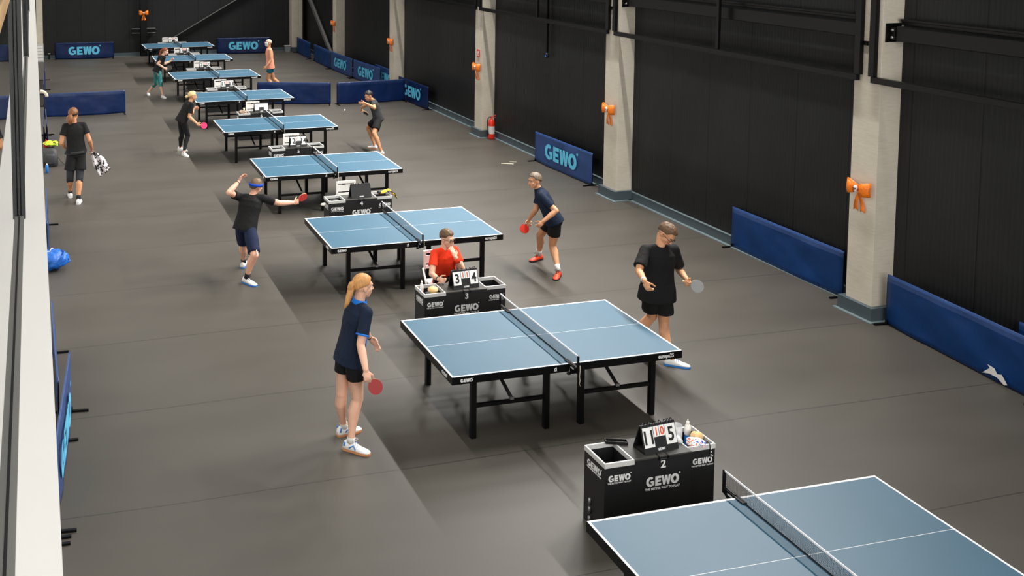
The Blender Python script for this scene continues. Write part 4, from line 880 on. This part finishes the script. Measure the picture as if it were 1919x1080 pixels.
def lerp(a, b, t): return a+(b-a)*t
def person(key, label, shirt, bottom, bot_len, sk, hair, shoes, socks=None, b=1.0, sleeve=.62, hem=.0, vox=.010, hair_kind='short', thumb={}, curl={}, tights=None, group=None, shirt_w=1.0, bare_shoulder=False, flare=1.0, seated=False):
    p = {k: (V(v) if isinstance(v, tuple) else v) for k, v in POSE[key].items() if k != 'bat'}
    s = p['H']/1.8
    base = V(((p['anL'].x+p['anR'].x)/2, (p['anL'].y+p['anR'].y)/2, 0))
    for k in p:
        if isinstance(p[k], Vector) and k != 'face': p[k] = p[k]-base
    t = root('person', base, label, 'person', group)
    up_ = (p['head']-p['neck']); gap = up_.length-.155*s
    if gap > 0:
        mv = up_.normalized()*gap*.75; p['neck'] = p['neck']+mv; p['head'] = p['head']-up_.normalized()*gap*.25
        for S_ in 'RL': p['sh'+S_] = p['sh'+S_]+V((mv.x*.3, mv.y*.3, mv.z*.55))
    pel, nek = p['pel'], p['neck']
    ss = (p['shR']-p['shL']).normalized(); hs = (p['hipR']-p['hipL']).normalized()
    spine = (nek-pel); SL = spine.length; sp = spine.normalized()
    f = p['face'].normalized(); hd = p['head']
    u = (hd-(nek+sp*.02)).normalized(); u = (u*.6+V((0, 0, 1))*.4); u = (u-f*u.dot(f)).normalized(); r = f.cross(u).normalized()
    HM = Matrix((r, f, u)).transposed()   # head frame: x right, y forward, z up
    hs_ = s*1.05
    def h(x, y, z): return hd+HM @ V((x*hs_, y*hs_, z*hs_))
    body = MB()
    def sec(tt, rx, ry, off=0.0, n=20, sup=2.0):
        c = pel+spine*tt; sd = lerp(hs, ss, min(1, max(0, tt))).normalized(); sd = (sd-sp*sd.dot(sp)).normalized(); fw = sp.cross(sd)*-1
        fw = sd.cross(sp)*-1 if False else sp.cross(sd)
        c = c+fw*off
        out = []
        for j in range(n):
            a = 2*PI*j/n; ca, sa = math.cos(a), math.sin(a)
            out.append(c+sd*(rx*abs(ca)**(2/sup)*(1 if ca > 0 else -1))+fw*(ry*abs(sa)**(2/sup)*(1 if sa > 0 else -1)))
        return out
    k = s*b
    # torso; sec's forward (sp x side): person's right x up = ... front is -(sp x right)
    body.loft([sec(-.12, .10*k, .075*k), sec(-.04, .145*k, .10*k), sec(.10, .150*k, .105*k), sec(.35, .130*k, .095*k), sec(.62, .150*k, .108*k), sec(.82, .155*k, .098*k), sec(.93, .11*k, .075*k), sec(1.0, .055*k, .055*k)])
    for S_ in 'RL':
        sh, el, wr = p['sh'+S_], p['el'+S_], p['wr'+S_]
        body.caps(nek-sp*.06*s, sh, .048*k, .050*k); body.caps(sh, el, .053*k, .043*k)
        m1 = lerp(el, wr, .3); body.caps(el, m1, .041*k, .044*k); body.caps(m1, wr, .044*k, .028*s)
        hp, kn, an = p['hip'+S_], p['kn'+S_], p['an'+S_]
        body.caps(hp, lerp(hp, kn, .45), .092*k, .082*k); body.caps(lerp(hp, kn, .45), kn, .082*k, .060*k)
        fw = V((0, 0, 0)); to = p['to'+S_]; fd = (to-an); fd.z = 0; fd.normalize()
        back = -fd*.018*s; m1 = lerp(kn, an, .32)+back
        body.caps(kn, m1, .057*k, .062*k); body.caps(m1, lerp(kn, an, .7)+back*.4, .062*k, .042*k); body.caps(lerp(kn, an, .7)+back*.4, an, .042*k, .035*s)
        body.caps(an+V((0, 0, -.035*s))-fd*.02, an+fd*.11*s+V((0, 0, -.060*s)), .030*s, .018*s)
    # neck and head
    body.caps(nek-sp*.02, h(0, -.02, -.06), .057*k, .052*s)
    Rm = HM
    def E(c, rad, mb=body, rot=None, n=20): mb.ell(h(*c), [q*s*1.05 for q in rad], Rm if rot is None else Rm @ rot, n=n, m_=12)
    E((0, -.012, .028), (.073, .094, .088)); E((0, .022, -.035), (.058, .068, .068)); E((0, .052, -.088), (.030, .030, .022)); E((0, .072, .030), (.052, .022, .018))
    E((0, .068, -.066), (.030, .024, .020))
    body.caps(h(0, .088, .012), h(0, .108, -.026), .0085*s, .0135*s)
    for q in (-1, 1):
        E((q*.074, -.008, -.008), (.009, .019, .031), rot=Matrix.Rotation(q*.35, 3, 'Z')); E((q*.036, .062, -.022), (.022, .020, .020)); body.caps(h(q*.012, .092, -.030), h(q*.013, .096, -.029), .007*s, .007*s)
    # hands
    for S_ in 'RL':
        el, wr, hn = p['el'+S_], p['wr'+S_], p['hd'+S_]
        d = (hn-wr).normalized()
        th = V(thumb.get(S_, tuple(p['face']))); th = (th-d*th.dot(d)).normalized()
        n_ = th.cross(d) if S_ == 'R' else d.cross(th)   # palm normal
        n_.normalize(); cv = curl.get(S_, .35)
        pc = wr+d*.045*s
        Mh = Matrix((th, d, n_)).transposed()
        body.ell(wr+d*.048*s, (.040*s, .054*s, .017*s), Mh, n=16, m_=10); body.ell(wr+d*.06*s, (.036*s, .034*s, .018*s), Mh, n=14, m_=8)
        fr_ = .0085*s if vox < .009 else .0095*s
        for j, (off, L) in enumerate(((.029, .92), (.010, 1.0), (-.009, .94), (-.027, .76))):
            q = wr+d*.088*s+th*off*s; dd = d.copy(); a = cv*(.8+.08*j); ax = d.cross(n_).normalized(); Rr = Matrix.Rotation(a, 3, ax)
            body.caps(wr+d*.05*s+th*off*.8*s, q, fr_, fr_)
            for L3 in (.042, .027, .021):
                dd = Rr @ dd; q2 = q+dd*L3*L*s; body.caps(q, q2, fr_, fr_*.86); q = q2
        q = wr+d*.028*s+th*.026*s; dd = (d*.62+th*.75+n_*.25).normalized()
        q2 = q+dd*.042*s; body.caps(q, q2, .0125*s, .0105*s); dd = (d*.85+th*.25+n_*(.3+.5*min(cv, 1))).normalized(); q3 = q2+dd*.030*s; body.caps(q2, q3, .0105*s, .0095*s); body.caps(q3, q3+(dd+n_*.2).normalized()*.022*s, .0095*s, .0085*s)
        p['palm'+S_] = wr+d*.07*s+n_*.028*s; p['pn'+S_] = n_; p['pt'+S_] = th; p['pd'+S_] = d
    o = body.build('body', sk, t); remesh(o, vox*.8, 3, .45)
    # eyes, brows, lips
    for q in (-1, 1):
        mb = MB(); mb.ell(h(q*.030, .0725, .008), (.0115*s, .009*s, .0068*s), Rm, n=12, m_=8); e_ = mb.build('eye', 'eye_white', t)
        mb = MB(); mb.ell(h(q*.031, .0800, .007), (.0055*s, .004*s, .0060*s), Rm, n=10, m_=6); mb.build('iris', 'iris', e_)
        mb = MB(); mb.caps(h(q*.014, .094, .026), h(q*.046, .082, .030), .0045*s, .0035*s, 8); mb.build('eyebrow', hair, t)
    mb = MB(); mb.caps(h(-.02, .086, -.058), h(0, .0955, -.056), .004*s, .006*s, 8); mb.caps(h(0, .0955, -.056), h(.02, .086, -.058), .006*s, .004*s, 8); mb.build('lips', 'lip', t)
    # hair
    hm = MB(); n1, m1 = 44, 26; rings = []
    for i in range(m1+1):
        th_ = PI*(i+.02)/(m1+.04); zz = math.cos(th_); q = math.sin(th_); ring = []
        for j in range(n1):
            az = 2*PI*j/n1; dx, dy = q*math.sin(az), q*math.cos(az)   # dy forward
            fa = abs(math.atan2(dx, dy)); lim = {'buzz': .50, 'short': .52, 'receding': .66}.get(hair_kind, .50)
            # hairline height as a function of the angle from the front
            hl = lim if fa < .75 else (lim+(fa-.75)/(1.35-.75)*(-.12-lim) if fa < 1.35 else (-.12 if fa < 1.8 else -.12-(min(fa, 2.5)-1.8)*(.62 if hair_kind != 'buzz' else .5)))
            if 1.05 < fa < 1.5: hl = max(hl, .0)
            cov = max(0, min(1, (zz-hl)/.10+.5)); cov = cov*cov*(3-2*cov)
            thick = {'buzz': 1.045, 'short': 1.10, 'long': 1.09, 'receding': 1.06, 'curly': 1.12, 'mop': 1.11}.get(hair_kind, 1.1)
            nz = mnoise.noise(V((dx*5+hash(key) % 7 if False else dx*5+len(key), dy*5, zz*5)))*.045+mnoise.noise(V((dx*13, dy*13+len(key), zz*13)))*.03
            if hair_kind in ('buzz', 'long'): nz *= .4
            if hair_kind in ('mop', 'curly') and zz > .1: nz = nz*1.7+.03
            elif hair_kind == 'short' and fa < 1.0 and zz > .3: nz += .03
            rad = lerp(.80, thick+nz, cov)
            ring.append(h(dx*.077*rad, -.012+dy*.098*rad, .028+zz*.093*rad))
        rings.append(ring)
    hm.loft(rings, 0, True)
    ho = hm.build('hair', hair, t)
    def hair_tube(pts, rads, name='ponytail'):
        mb = MB(); mb.tube([h(*q) for q in pts], [q*s for q in rads], 12); o_ = mb.build(name, hair, ho)
        for v in o_.data.vertices: v.co += V((1, 1, 1))*.006*mnoise.noise(v.co*40)
        return o_
    # shirt
    sm = MB(); w_ = shirt_w*k; hm_ = hem
    if not bare_shoulder:
        sm.loft([sec(-.10-hm_, .196*w_*flare, .150*w_*flare, sup=2.2), sec(.0, .190*w_*(1+(flare-1)*.7), .144*w_, sup=2.2), sec(.16, .178*w_, .132*w_, sup=2.3), sec(.40, .165*w_, .122*w_, sup=2.3), sec(.64, .172*w_, .126*w_, sup=2.3), sec(.82, .172*w_, .115*w_, sup=2.3), sec(.93, .125*w_, .090*w_), sec(1.0, .074*k, .070*k)], sm=True)
    else:
        sm.loft([sec(-.10-hm_, .188*w_, .142*w_, sup=2.2), sec(.16, .172*w_, .126*w_, sup=2.3), sec(.40, .152*w_, .114*w_, sup=2.3), sec(.64, .160*w_, .122*w_, sup=2.3), sec(.82, .145*w_, .112*w_, sup=2.3), sec(.95, .10*w_, .085*w_), sec(1.0, .07*k, .068*k)], sm=True)
    if not bare_shoulder:
        for S_ in 'RL':
            sh, el = p['sh'+S_], p['el'+S_]
            sm.caps(nek-sp*.045*s, sh-sp*.004, .064*k, .061*k); e1 = lerp(sh, el, sleeve)
            sm.ell(sh, (.060*k,)*3); sm.tube([sh, lerp(sh, el, sleeve*.5), e1], [.060*k, .062*w_, .067*w_*flare], 16)
    so = sm.build('shirt', shirt, t); remesh(so, vox, 4, .5)
    # shorts or trousers
    bm_ = MB()
    bm_.loft([sec(-.20, .10*k, .09*k), sec(-.13, .158*k, .118*k), sec(-.02, .162*k, .118*k), sec(.08, .145*k, .105*k)])
    for S_ in 'RL':
        hp, kn, an = p['hip'+S_], p['kn'+S_], p['an'+S_]
        if bot_len <= 1:
            e1 = lerp(hp, kn, bot_len); rr = .098*k*(1.08 if bot_len > .5 else 1.0)*flare
            bm_.tube([hp+sp*.05*s, hp, lerp(hp, e1, .5), e1], [.075*k, .092*k, .100*k, rr if bot_len < .8 else .088*k], 18)
            bm_.ell(hp, (.090*k,)*3)
        else:
            bm_.caps(hp, lerp(hp, kn, .45), .097*k, .088*k); bm_.caps(lerp(hp, kn, .45), kn, .088*k, .066*k)
            fd = (p['to'+S_]-an); fd.z = 0; fd.normalize(); back = -fd*.018*s; m1_ = lerp(kn, an, .32)+back
            if bot_len > 1.5:
                bm_.caps(kn, m1_, .064*k, .067*k); bm_.tube([m1_, lerp(kn, an, .7)+back*.4, lerp(kn, an, .93)], [.067*k, .048*k, .043*k], 14)
            else: bm_.tube([kn, m1_], [.066*k, .067*k], 14); bm_.ell(kn, (.066*k,)*3)
    bo = bm_.build('trousers' if bot_len > 1 else 'shorts', bottom, t); remesh(bo, vox, 3, .5)
    if tights:
        tm = MB()
        for S_ in 'RL':
            hp, kn, an = p['hip'+S_], p['kn'+S_], p['an'+S_]
            tm.tube([lerp(hp, kn, .3), lerp(hp, kn, .7), kn, lerp(kn, an, .22)], [.088*k, .078*k, .067*k, .067*k], 16)
        tm.build('knee_tights', tights, t)
    # shoes
    up_m, sole_m, lace_m = shoes
    for S_ in 'RL':
        an, to = p['an'+S_], p['to'+S_]; fd = (to-an); fd.z = 0; fd.normalize(); sd = fd.cross(V((0, 0, 1)))
        g = V((an.x, an.y, an.z-.09*s))
        shm = MB(); rings = []
        for xx, w2, hh in ((-.078, .020, .055), (-.070, .034, .085), (-.045, .040, .105), (-.01, .041, .112), (.03, .042, .098), (.07, .045, .076), (.12, .049, .058), (.165, .046, .046), (.195, .034, .036), (.208, .016, .026)):
            ring = []
            for j in range(14):
                a = 2*PI*j/14; yv = math.cos(a)*w2*s; zv = .022*s+(max(0, math.sin(a))**.8*(hh-.022) if math.sin(a) > 0 else math.sin(a)*.004)*s
                if math.sin(a) > 0: yv *= (1-.35*math.sin(a)**2)
                ring.append(g+fd*xx*s+sd*yv+V((0, 0, zv)))
            rings.append(ring)
        shm.loft(rings); shoe = shm.build('shoe', up_m, t)
        so_ = MB(); pl = []
        for xx, w2 in ((-.083, .018), (-.07, .036), (-.03, .041), (.02, .040), (.07, .046), (.12, .052), (.165, .049), (.197, .036), (.213, .015)): pl.append((xx, w2))
        rr = []
        for z in (.0, .020*s):
            rr.append([g+fd*xx*s+sd*w2*s+V((0, 0, z)) for xx, w2 in pl]+[g+fd*xx*s-sd*w2*s+V((0, 0, z)) for xx, w2 in reversed(pl)])
        so_.loft(rr, sm=False); so_.build('sole', sole_m, shoe)
        lm = MB()
        for xx, zz in ((.035, .098), (.058, .086), (.08, .075)): lm.tube([g+fd*xx*s-sd*.022*s+V((0, 0, (zz-.008)*s)), g+fd*xx*s+V((0, 0, (zz+.004)*s)), g+fd*xx*s+sd*.022*s+V((0, 0, (zz-.008)*s))], .0035*s, 6)
        for q in (-1, 1): lm.tube([g+fd*.032*s+V((0, 0, .104*s)), g+fd*.04*s+sd*q*.03*s+V((0, 0, .125*s)), g+fd*.06*s+sd*q*.045*s+V((0, 0, .11*s)), g+fd*.045*s+sd*q*.02*s+V((0, 0, .10*s))], .003*s, 6)
        lm.build('laces', lace_m, shoe)
        if socks:
            kn = p['kn'+S_]; a0 = an+V((0, 0, -.01)); a1 = lerp(an, kn, socks[1]); km = MB(); km.tube([a0, lerp(a0, a1, .5), a1], [.042*s, .041*s, .044*s], 14); km.build('sock', socks[0], t)
    p['t'] = t; p['h'] = h; p['s'] = s; p['base'] = base; p['HM'] = HM; p['hair'] = ho; p['sec'] = sec; p['k'] = k; p['sp'] = sp; p['ss'] = ss; p['hair_tube'] = hair_tube; p['Rm'] = Rm
    return p

def bat(key, P, nvec, face, back, label, ctr=None):
    q = POSE[key]['bat']; d = V(q[1:4])
    S_ = 'RL'[q[0]]; hand = P['palm'+S_]+P['base']
    if ctr is None: c = hand+d*.125
    n = V(nvec); n = (n-d*n.dot(d)).normalized(); sd = d.cross(n).normalized()
    M = Matrix((sd, d, n)).transposed().to_4x4(); M.translation = c
    t = bpy.data.objects.new('table_tennis_bat', None); COL.objects.link(t); t.matrix_world = M; t.empty_display_size = .1
    tag(t, label, 'bat', 'table tennis bats')
    def outline(a, b_): return [(a*math.sin(2*PI*i/32), b_*math.cos(2*PI*i/32)) for i in range(32)]
    mb = MB(); mb.prism(outline(.0755, .079), -.0032, .0032); mb.lohi((-.014, -.105, -.0032), (.014, -.07, .0032)); mb.build('blade', 'bat_wood', t)
    mb = MB(); mb.prism(outline(.0748, .0782), .0034, .0075); mb.build('front_rubber', face, t)
    mb = MB(); mb.prism(outline(.0748, .0782), -.0075, -.0034); mb.build('back_rubber', back, t)
    mb = MB(); mb.tube([(0, -.085, 0), (0, -.12, 0), (0, -.165, 0), (0, -.178, 0)], [.013, .012, .014, .0145], 12, flat=.85); mb.build('handle', 'bat_wood', t)
    return t
def ring_on(P, a, b_, q, r, w_, name, material, parent=None):
    a, b_ = P[a], P[b_]; c = lerp(a, b_, q); d = (b_-a).normalized(); mb = MB(); mb.tube([c-d*w_/2, c+d*w_/2], r*P['s'], 18); return mb.build(name, material, parent or P['t'])
def collar(P, material):
    mb = MB(); sec, k = P['sec'], P['k']
    mb.loft([sec(.965, .090*k, .082*k), sec(1.0, .074*k, .072*k), sec(1.045, .068*k, .066*k)], cap=False); o = mb.build('collar', material, P['t']); sd = o.modifiers.new('t', 'SOLIDIFY'); sd.thickness = .006; return o
def head_band(P, z, material, rr=1.03, name='headband', wd=.014, tilt=0.0):
    h = P['h']; mb = MB(); rings = []
    for dz, sc_ in ((-wd, 1.0), (-wd, rr), (wd, rr), (wd, 1.0)):
        ring = []
        for j in range(36):
            a = 2*PI*j/36; ring.append(h(.080*sc_*math.sin(a), -.012+.101*sc_*math.cos(a), z+dz+tilt*math.cos(a)))
        rings.append(ring)
    rings.append(rings[0]); mb.loft(rings, cap=False); return mb.build(name, material, P['t'])
def glasses(P):
    h = P['h']; mb = MB()
    for q in (-1, 1):
        mb.tube([h(q*.034+.024*math.cos(a), .100, .004+.018*math.sin(a)) for a in [2*PI*i/16 for i in range(17)]], .0026*P['s'], 6)
        mb.tube([h(q*.058, .098, .008), h(q*.078, .04, .010), h(q*.080, -.005, .006)], .0026*P['s'], 6)
    mb.tube([h(-.011, .101, .006), h(0, .105, .009), h(.011, .101, .006)], .0026*P['s'], 6)
    g = mb.build('glasses', 'glasses_frame', P['t'])
    return g
def face_cam(P, S_='R'): return (V((0, 0, 5.47))-(P['base']+P['hd'+S_])).normalized()

# --- ponytailed player in front
P = person('pony', 'person with a ginger ponytail and navy shirt standing left of the middle table', 'cloth_navy', 'cloth_black', .50, 'skin_fair', 'hair_ginger', ('shoe_white', 'sole_gum', 'sole_white'), ('sock_white', .10), vox=.008, hair_kind='long', sleeve=.72, hem=.06, thumb={'R': (1, 0, .2), 'L': (.3, -.5, .9)}, curl={'R': 1.15, 'L': .30}, shirt_w=.98)
collar(P, 'cloth_blue')
P['hair_tube']([(0, -.085, .035), (0, -.125, .025), (0, -.135, -.005), (0, -.12, -.03), (.0, -.10, -.01)], [.03, .034, .034, .03, .018], 'bun')
P['hair_tube']([(0, -.10, .02), (-.0, -.13, -.03), (.01, -.15, -.09), (.01, -.165, -.15), (.012, -.19, -.20)], [.026, .034, .032, .022, .006])
mb = MB(); mb.tube([P['h'](0, -.098, .032), P['h'](0, -.108, .03)], .03, 12); mb.build('hair_tie', 'paper_white', P['hair'])
for S_ in 'RL':
    a, b_ = P['sh'+S_], P['el'+S_]; mb = MB(); mb.tube([lerp(a, b_, .675), lerp(a, b_, .735)], .0695*P['k'], 18); mb.build('sleeve_cuff', 'cloth_blue', P['t'])
mb = MB(); sec, k = P['sec'], P['k']; ring = []
for tt, rx, ry in ((-.155, .171, .130), (0, .169, .128), (.16, .164, .124), (.4, .156, .120), (.6, .168, .127)):
    full = sec(tt, rx*k*1.0, ry*k*1.02, n=40, sup=2.3); ring.append(full)
vs = [q for rg in ring for q in rg]; fs = []
fdir = (P['sp'].cross(P['ss'])); sgn = 1 if fdir.dot(P['face']) > 0 else -1
idx = range(2, 7) if sgn > 0 else range(33, 38)
for i in range(4):
    for j in idx: fs.append((i*40+j, i*40+j+1, (i+1)*40+j+1, (i+1)*40+j))
mb.add(vs, fs, 0, True); o = mb.build('side_panel', 'cloth_blue', P['t']); sd = o.modifiers.new('t', 'SOLIDIFY'); sd.thickness = .004
ring_on(P, 'wrL', 'elL', .08, .032, .02, 'wristband', 'rubber_black')
for S_ in 'RL':
    an, to = P['an'+S_], P['to'+S_]; fd = (to-an); fd.z = 0; fd.normalize(); sd_ = fd.cross(V((0, 0, 1)))
    mb = MB()
    for q in (-1, 1): mb.tube([an+fd*.0+sd_*q*.043-V((0, 0, .05)), an+fd*.05+sd_*q*.040-V((0, 0, .015)), an+fd*.07+sd_*q*.045-V((0, 0, .055))], .006, 6); mb.tube([an-fd*.06+sd_*q*.036-V((0, 0, .04)), an-fd*.05+sd_*q*.038-V((0, 0, .0))], .009, 6)
    mb.build('shoe_stripe', 'shoe_blue', P['t'])
bat('pony', P, (-.35, -.75, .55), 'bat_dark_red', 'bat_black', 'red bat in the right hand of the ginger ponytailed player')

# --- player in black with glasses
P = person('glasses', 'person in a loose black shirt and glasses looking down, right of the middle table', 'cloth_black', 'cloth_black', .72, 'skin_warm', 'hair_brown', ('shoe_white', 'shoe_blue', 'shoe_blue'), ('sock_white', .08), vox=.008, hair_kind='mop', sleeve=.80, hem=.16, thumb={'R': (.5, -.6, .4), 'L': (.3, -.3, .9)}, curl={'R': .95, 'L': 1.1}, shirt_w=1.06, flare=1.10, b=1.0)
glasses(P); ring_on(P, 'wrR', 'elR', .12, .034, .03, 'watch', 'rim_grey')
mb = MB(); h = P['h']; mb.tube([h(-.03, .060, -.098), h(-.016, .072, -.104), h(0, .077, -.106), h(.016, .072, -.104), h(.03, .060, -.098)], [.006, .010, .012, .010, .006], 8); mb.build('beard', 'hair_brown', P['t'])
bat('glasses', P, tuple(face_cam(P, 'L')), 'bat_grey', 'bat_red', 'grey faced bat in the left hand of the player in black with glasses')
ball(tuple(P['palmR']+P['base']+P['pnR']*.006+P['pdR']*.02), 'white ball in the right hand of the player in black with glasses')

# --- older player in the navy polo
P = person('navy', 'person in a navy polo shirt and orange shoes, crouching ready with a red bat', 'cloth_navy', 'cloth_black', .55, 'skin_warm', 'hair_grey', ('shoe_orange', 'shoe_black', 'shoe_black'), ('sock_white', .24), vox=.009, hair_kind='short', sleeve=.72, hem=.0, thumb={'R': (-.8, 0, .5), 'L': (-.6, .2, .6)}, curl={'R': 1.1, 'L': .9})
collar(P, 'cloth_navy'); bat('navy', P, tuple(face_cam(P, 'R')), 'bat_red', 'bat_black', 'round red bat in the lower hand of the player in the navy polo')
mb = MB(); c = lerp(P['shL'], P['elL'], .5)+V((0, -.068, 0)); mb.ell(c, (.018, .004, .018)); mb.build('sleeve_badge', 'paper_white', P['t'])

# --- player with blue headband
P = person('headband', 'person in a black shirt and blue headband reaching out with a red bat', 'cloth_black', 'cloth_navy_shorts', .92, 'skin_pink', 'hair_brown', ('shoe_white', 'shoe_blue', 'shoe_black'), ('sock_dark', .18), vox=.009, hair_kind='short', sleeve=.62, hem=.05, thumb={'R': (.2, .1, 1), 'L': (.3, 0, .8)}, curl={'R': 1.1, 'L': .5}, b=1.05)
head_band(P, .035, 'band_blue', 1.16, wd=.019); ring_on(P, 'wrL', 'elL', .1, .033, .012, 'bracelet', 'rubber_black')
mb = MB(); hp, kn = P['hipR'], P['knR']; o_ = (V((0, -1, .1)))
sd_ = P['ss']; sd_ = (V((.25, -1, 0))).normalized()
for a, b_ in ((0, .45), (.45, .92)): mb.bar(lerp(hp, kn, a)+sd_*.112*P['k'], lerp(hp, kn, b_)+sd_*(.114 if b_ < .9 else .100)*P['k'], .014, .014)
mb.build('side_stripe', 'paper_white', P['t'])
bat('headband', P, (.80, -.55, .1), 'bat_red', 'bat_black', 'red bat at the outstretched hand of the player with the blue headband')

# --- person walking away
P = person('walker', 'person seen from behind with curly hair, walking away with a towel and bottle', 'cloth_black', 'cloth_black', .70, 'skin_tan', 'hair_curly', ('shoe_white', 'sole_white', 'shoe_black'), ('sock_dark', .16), vox=.010, hair_kind='curly', sleeve=.55, hem=-.10, thumb={'R': (0, 1, 0), 'L': (0, 1, .2)}, curl={'R': 1.0, 'L': .9}, tights='tights_grey', flare=1.12, b=1.03)
head_band(P, .01, 'cloth_black', 1.16, wd=.012, tilt=.012)
P['hair_tube']([(0, -.10, .0), (-.01, -.14, -.04), (-.01, -.145, -.10), (-.005, -.13, -.17)], [.04, .065, .062, .02])
mb = MB(); sec, k = P['sec'], P['k']; mb.loft([sec(-.04, .196*k, .150*k, sup=2.2), sec(.05, .190*k, .146*k, sup=2.2)], cap=False); o = mb.build('belt', 'cloth_dark_grey', P['t']); sd = o.modifiers.new('t', 'SOLIDIFY'); sd.thickness = .006
hw = P['palmR']+P['base']
t = root('towel', hw, 'black and white patterned towel hanging from the right hand of the person walking away', 'towel')
mb = MB(); rings = []
for i in range(16):
    q = i/15; w2 = .03+.10*min(1, q*2.2); cx = .02+.26*q; cz = .02-.46*q; ring = []
    for j in range(9):
        v_ = (j/8-.5)*2; ring.append((cx+v_*w2*.8, -.02+.035*math.sin(v_*5+q*4)*(.4+q), cz+v_*w2*.55))
    rings.append(ring)
vs = [q for rg in rings for q in rg]; fs = [(i*9+j, i*9+j+1, (i+1)*9+j+1, (i+1)*9+j) for i in range(15) for j in range(8)]
mb.add(vs, fs, 0, True); o = mb.build('cloth', 'towel_pattern', t); sd = o.modifiers.new('t', 'SOLIDIFY'); sd.thickness = .008
hw = P['palmL']+P['base']
t = root('drink_flask', hw, 'dark green bottle in the left hand of the person walking away', 'bottle'); t.rotation_euler = (0, .45, 0)
mb = MB(); mb.tube([(0, 0, -.13), (0, 0, -.125), (0, 0, .07), (0, 0, .10)], [.03, .036, .036, .024], 14); mb.build('body', 'teal_bottle', t)
mb = MB(); mb.cone((0, 0, .101), (0, 0, .125), .02, .02, 12); mb.build('cap', 'rubber_black', t)

# --- blonde player
P = person('blond', 'person with blonde hair in a bun, black top and black leggings, holding a pink bat', 'cloth_black', 'tights_black', 2, 'skin_warm', 'hair_blond', ('shoe_white', 'sole_white', 'sole_white'), vox=.011, hair_kind='short', sleeve=.70, hem=.08, thumb={'R': (.5, 0, .8), 'L': (0, -.5, .9)}, curl={'R': 1.1, 'L': .7}, b=.98, shirt_w=1.04)
P['hair_tube']([(0, -.095, .0), (0, -.13, -.01), (0, -.15, -.03), (0, -.145, -.05)], [.02, .04, .042, .02], 'bun')
bat('blond', P, tuple(face_cam(P, 'R')), 'bat_pink', 'bat_black', 'pink bat in the hand of the blonde player')

# --- woman in teal leggings
P = person('dancer', 'person with long auburn hair, black top and teal patterned leggings, lifting one hand', 'cloth_black', 'leggings_teal', 1.2, 'skin_fair', 'hair_auburn', ('shoe_white', 'sole_white', 'sole_white'), vox=.011, hair_kind='long', sleeve=.55, hem=.06, thumb={'R': (.5, 0, .8), 'L': (-.4, 0, .9)}, curl={'R': 1.1, 'L': .9}, b=.97)
P['hair_tube']([(0, -.09, .04), (0, -.13, .0), (.01, -.13, -.10), (.015, -.10, -.20), (.02, -.06, -.30), (.02, -.04, -.36)], [.03, .042, .040, .034, .024, .006])
bat('dancer', P, (.2, -.8, .5), 'bat_black', 'bat_red', 'dark bat in the lower hand of the player in teal leggings')

# --- masked man
P = person('mask', 'person in a peach tank top and white face mask walking behind the barrier', 'cloth_peach', 'cloth_petrol', .50, 'skin_warm', 'hair_pale', ('shoe_white', 'sole_white', 'sole_white'), vox=.011, hair_kind='buzz', bare_shoulder=True, hem=.05, curl={'R': .8, 'L': .8}, b=1.03)
mb = MB(); h = P['h']; rings = []
for i in range(9):
    zz = -.075+.125*i/8; ring = []
    for j in range(13):
        a = (j/12-.5)*2.1; w2 = .078*(1-.35*max(0, -zz)/.075*.6); ring.append(h(w2*math.sin(a), -.004+(.101+.012*max(0, math.cos(a*1.6)))*math.cos(a), zz))
    rings.append(ring)
vs = [q for rg in rings for q in rg]; fs = [(i*13+j, i*13+j+1, (i+1)*13+j+1, (i+1)*13+j) for i in range(8) for j in range(12)]
mb.add(vs, fs, 0, True); o = mb.build('face_mask', 'mask_white', P['t']); sd = o.modifiers.new('t', 'SOLIDIFY'); sd.thickness = .006; sd.offset = 1
mb = MB()
for q in (-1, 1): mb.ell(h(q*.033, .103, .010), (.016, .006, .011), P['Rm']); mb.caps(h(q*.055, .075, -.02), h(q*.06, .07, -.045), .006, .005, 8)
mb.ell(h(0, .112, -.05), (.022, .006, .006), P['Rm']); mb.build('mask_openings', 'ink_black', o)

# --- crouching player
P = person('hunch', 'person in a dark grey shirt and black shorts crouching with one arm across', 'cloth_dark_grey', 'cloth_black', .74, 'skin_tan', 'hair_dark', ('shoe_white', 'sole_gum', 'sole_white'), vox=.010, hair_kind='mop', sleeve=.60, hem=.02, thumb={'L': (0, 0, 1), 'R': (-.5, -.5, 0)}, curl={'R': 1.1, 'L': .25})
bat('hunch', P, (.75, .35, .62), 'bat_black', 'bat_black', 'black bat seen edge-on in the hand of the crouching player')

# --- seated umpire
P = person('umpire', 'person in a red shirt and glasses sitting behind desk 3, one hand at the face', 'cloth_red', 'cloth_black', .7, 'skin_fair', 'hair_brown', ('shoe_white', 'sole_white', 'sole_white'), vox=.008, hair_kind='mop', sleeve=.62, hem=.0, thumb={'R': (.2, -.4, .9), 'L': (1, .2, .2)}, curl={'R': 1.2, 'L': .22}, b=.98)
glasses(P); ring_on(P, 'wrL', 'elL', .18, .041, .07, 'wristband', 'band_red'); ring_on(P, 'wrR', 'elR', .06, .034, .02, 'watch', 'rubber_black')
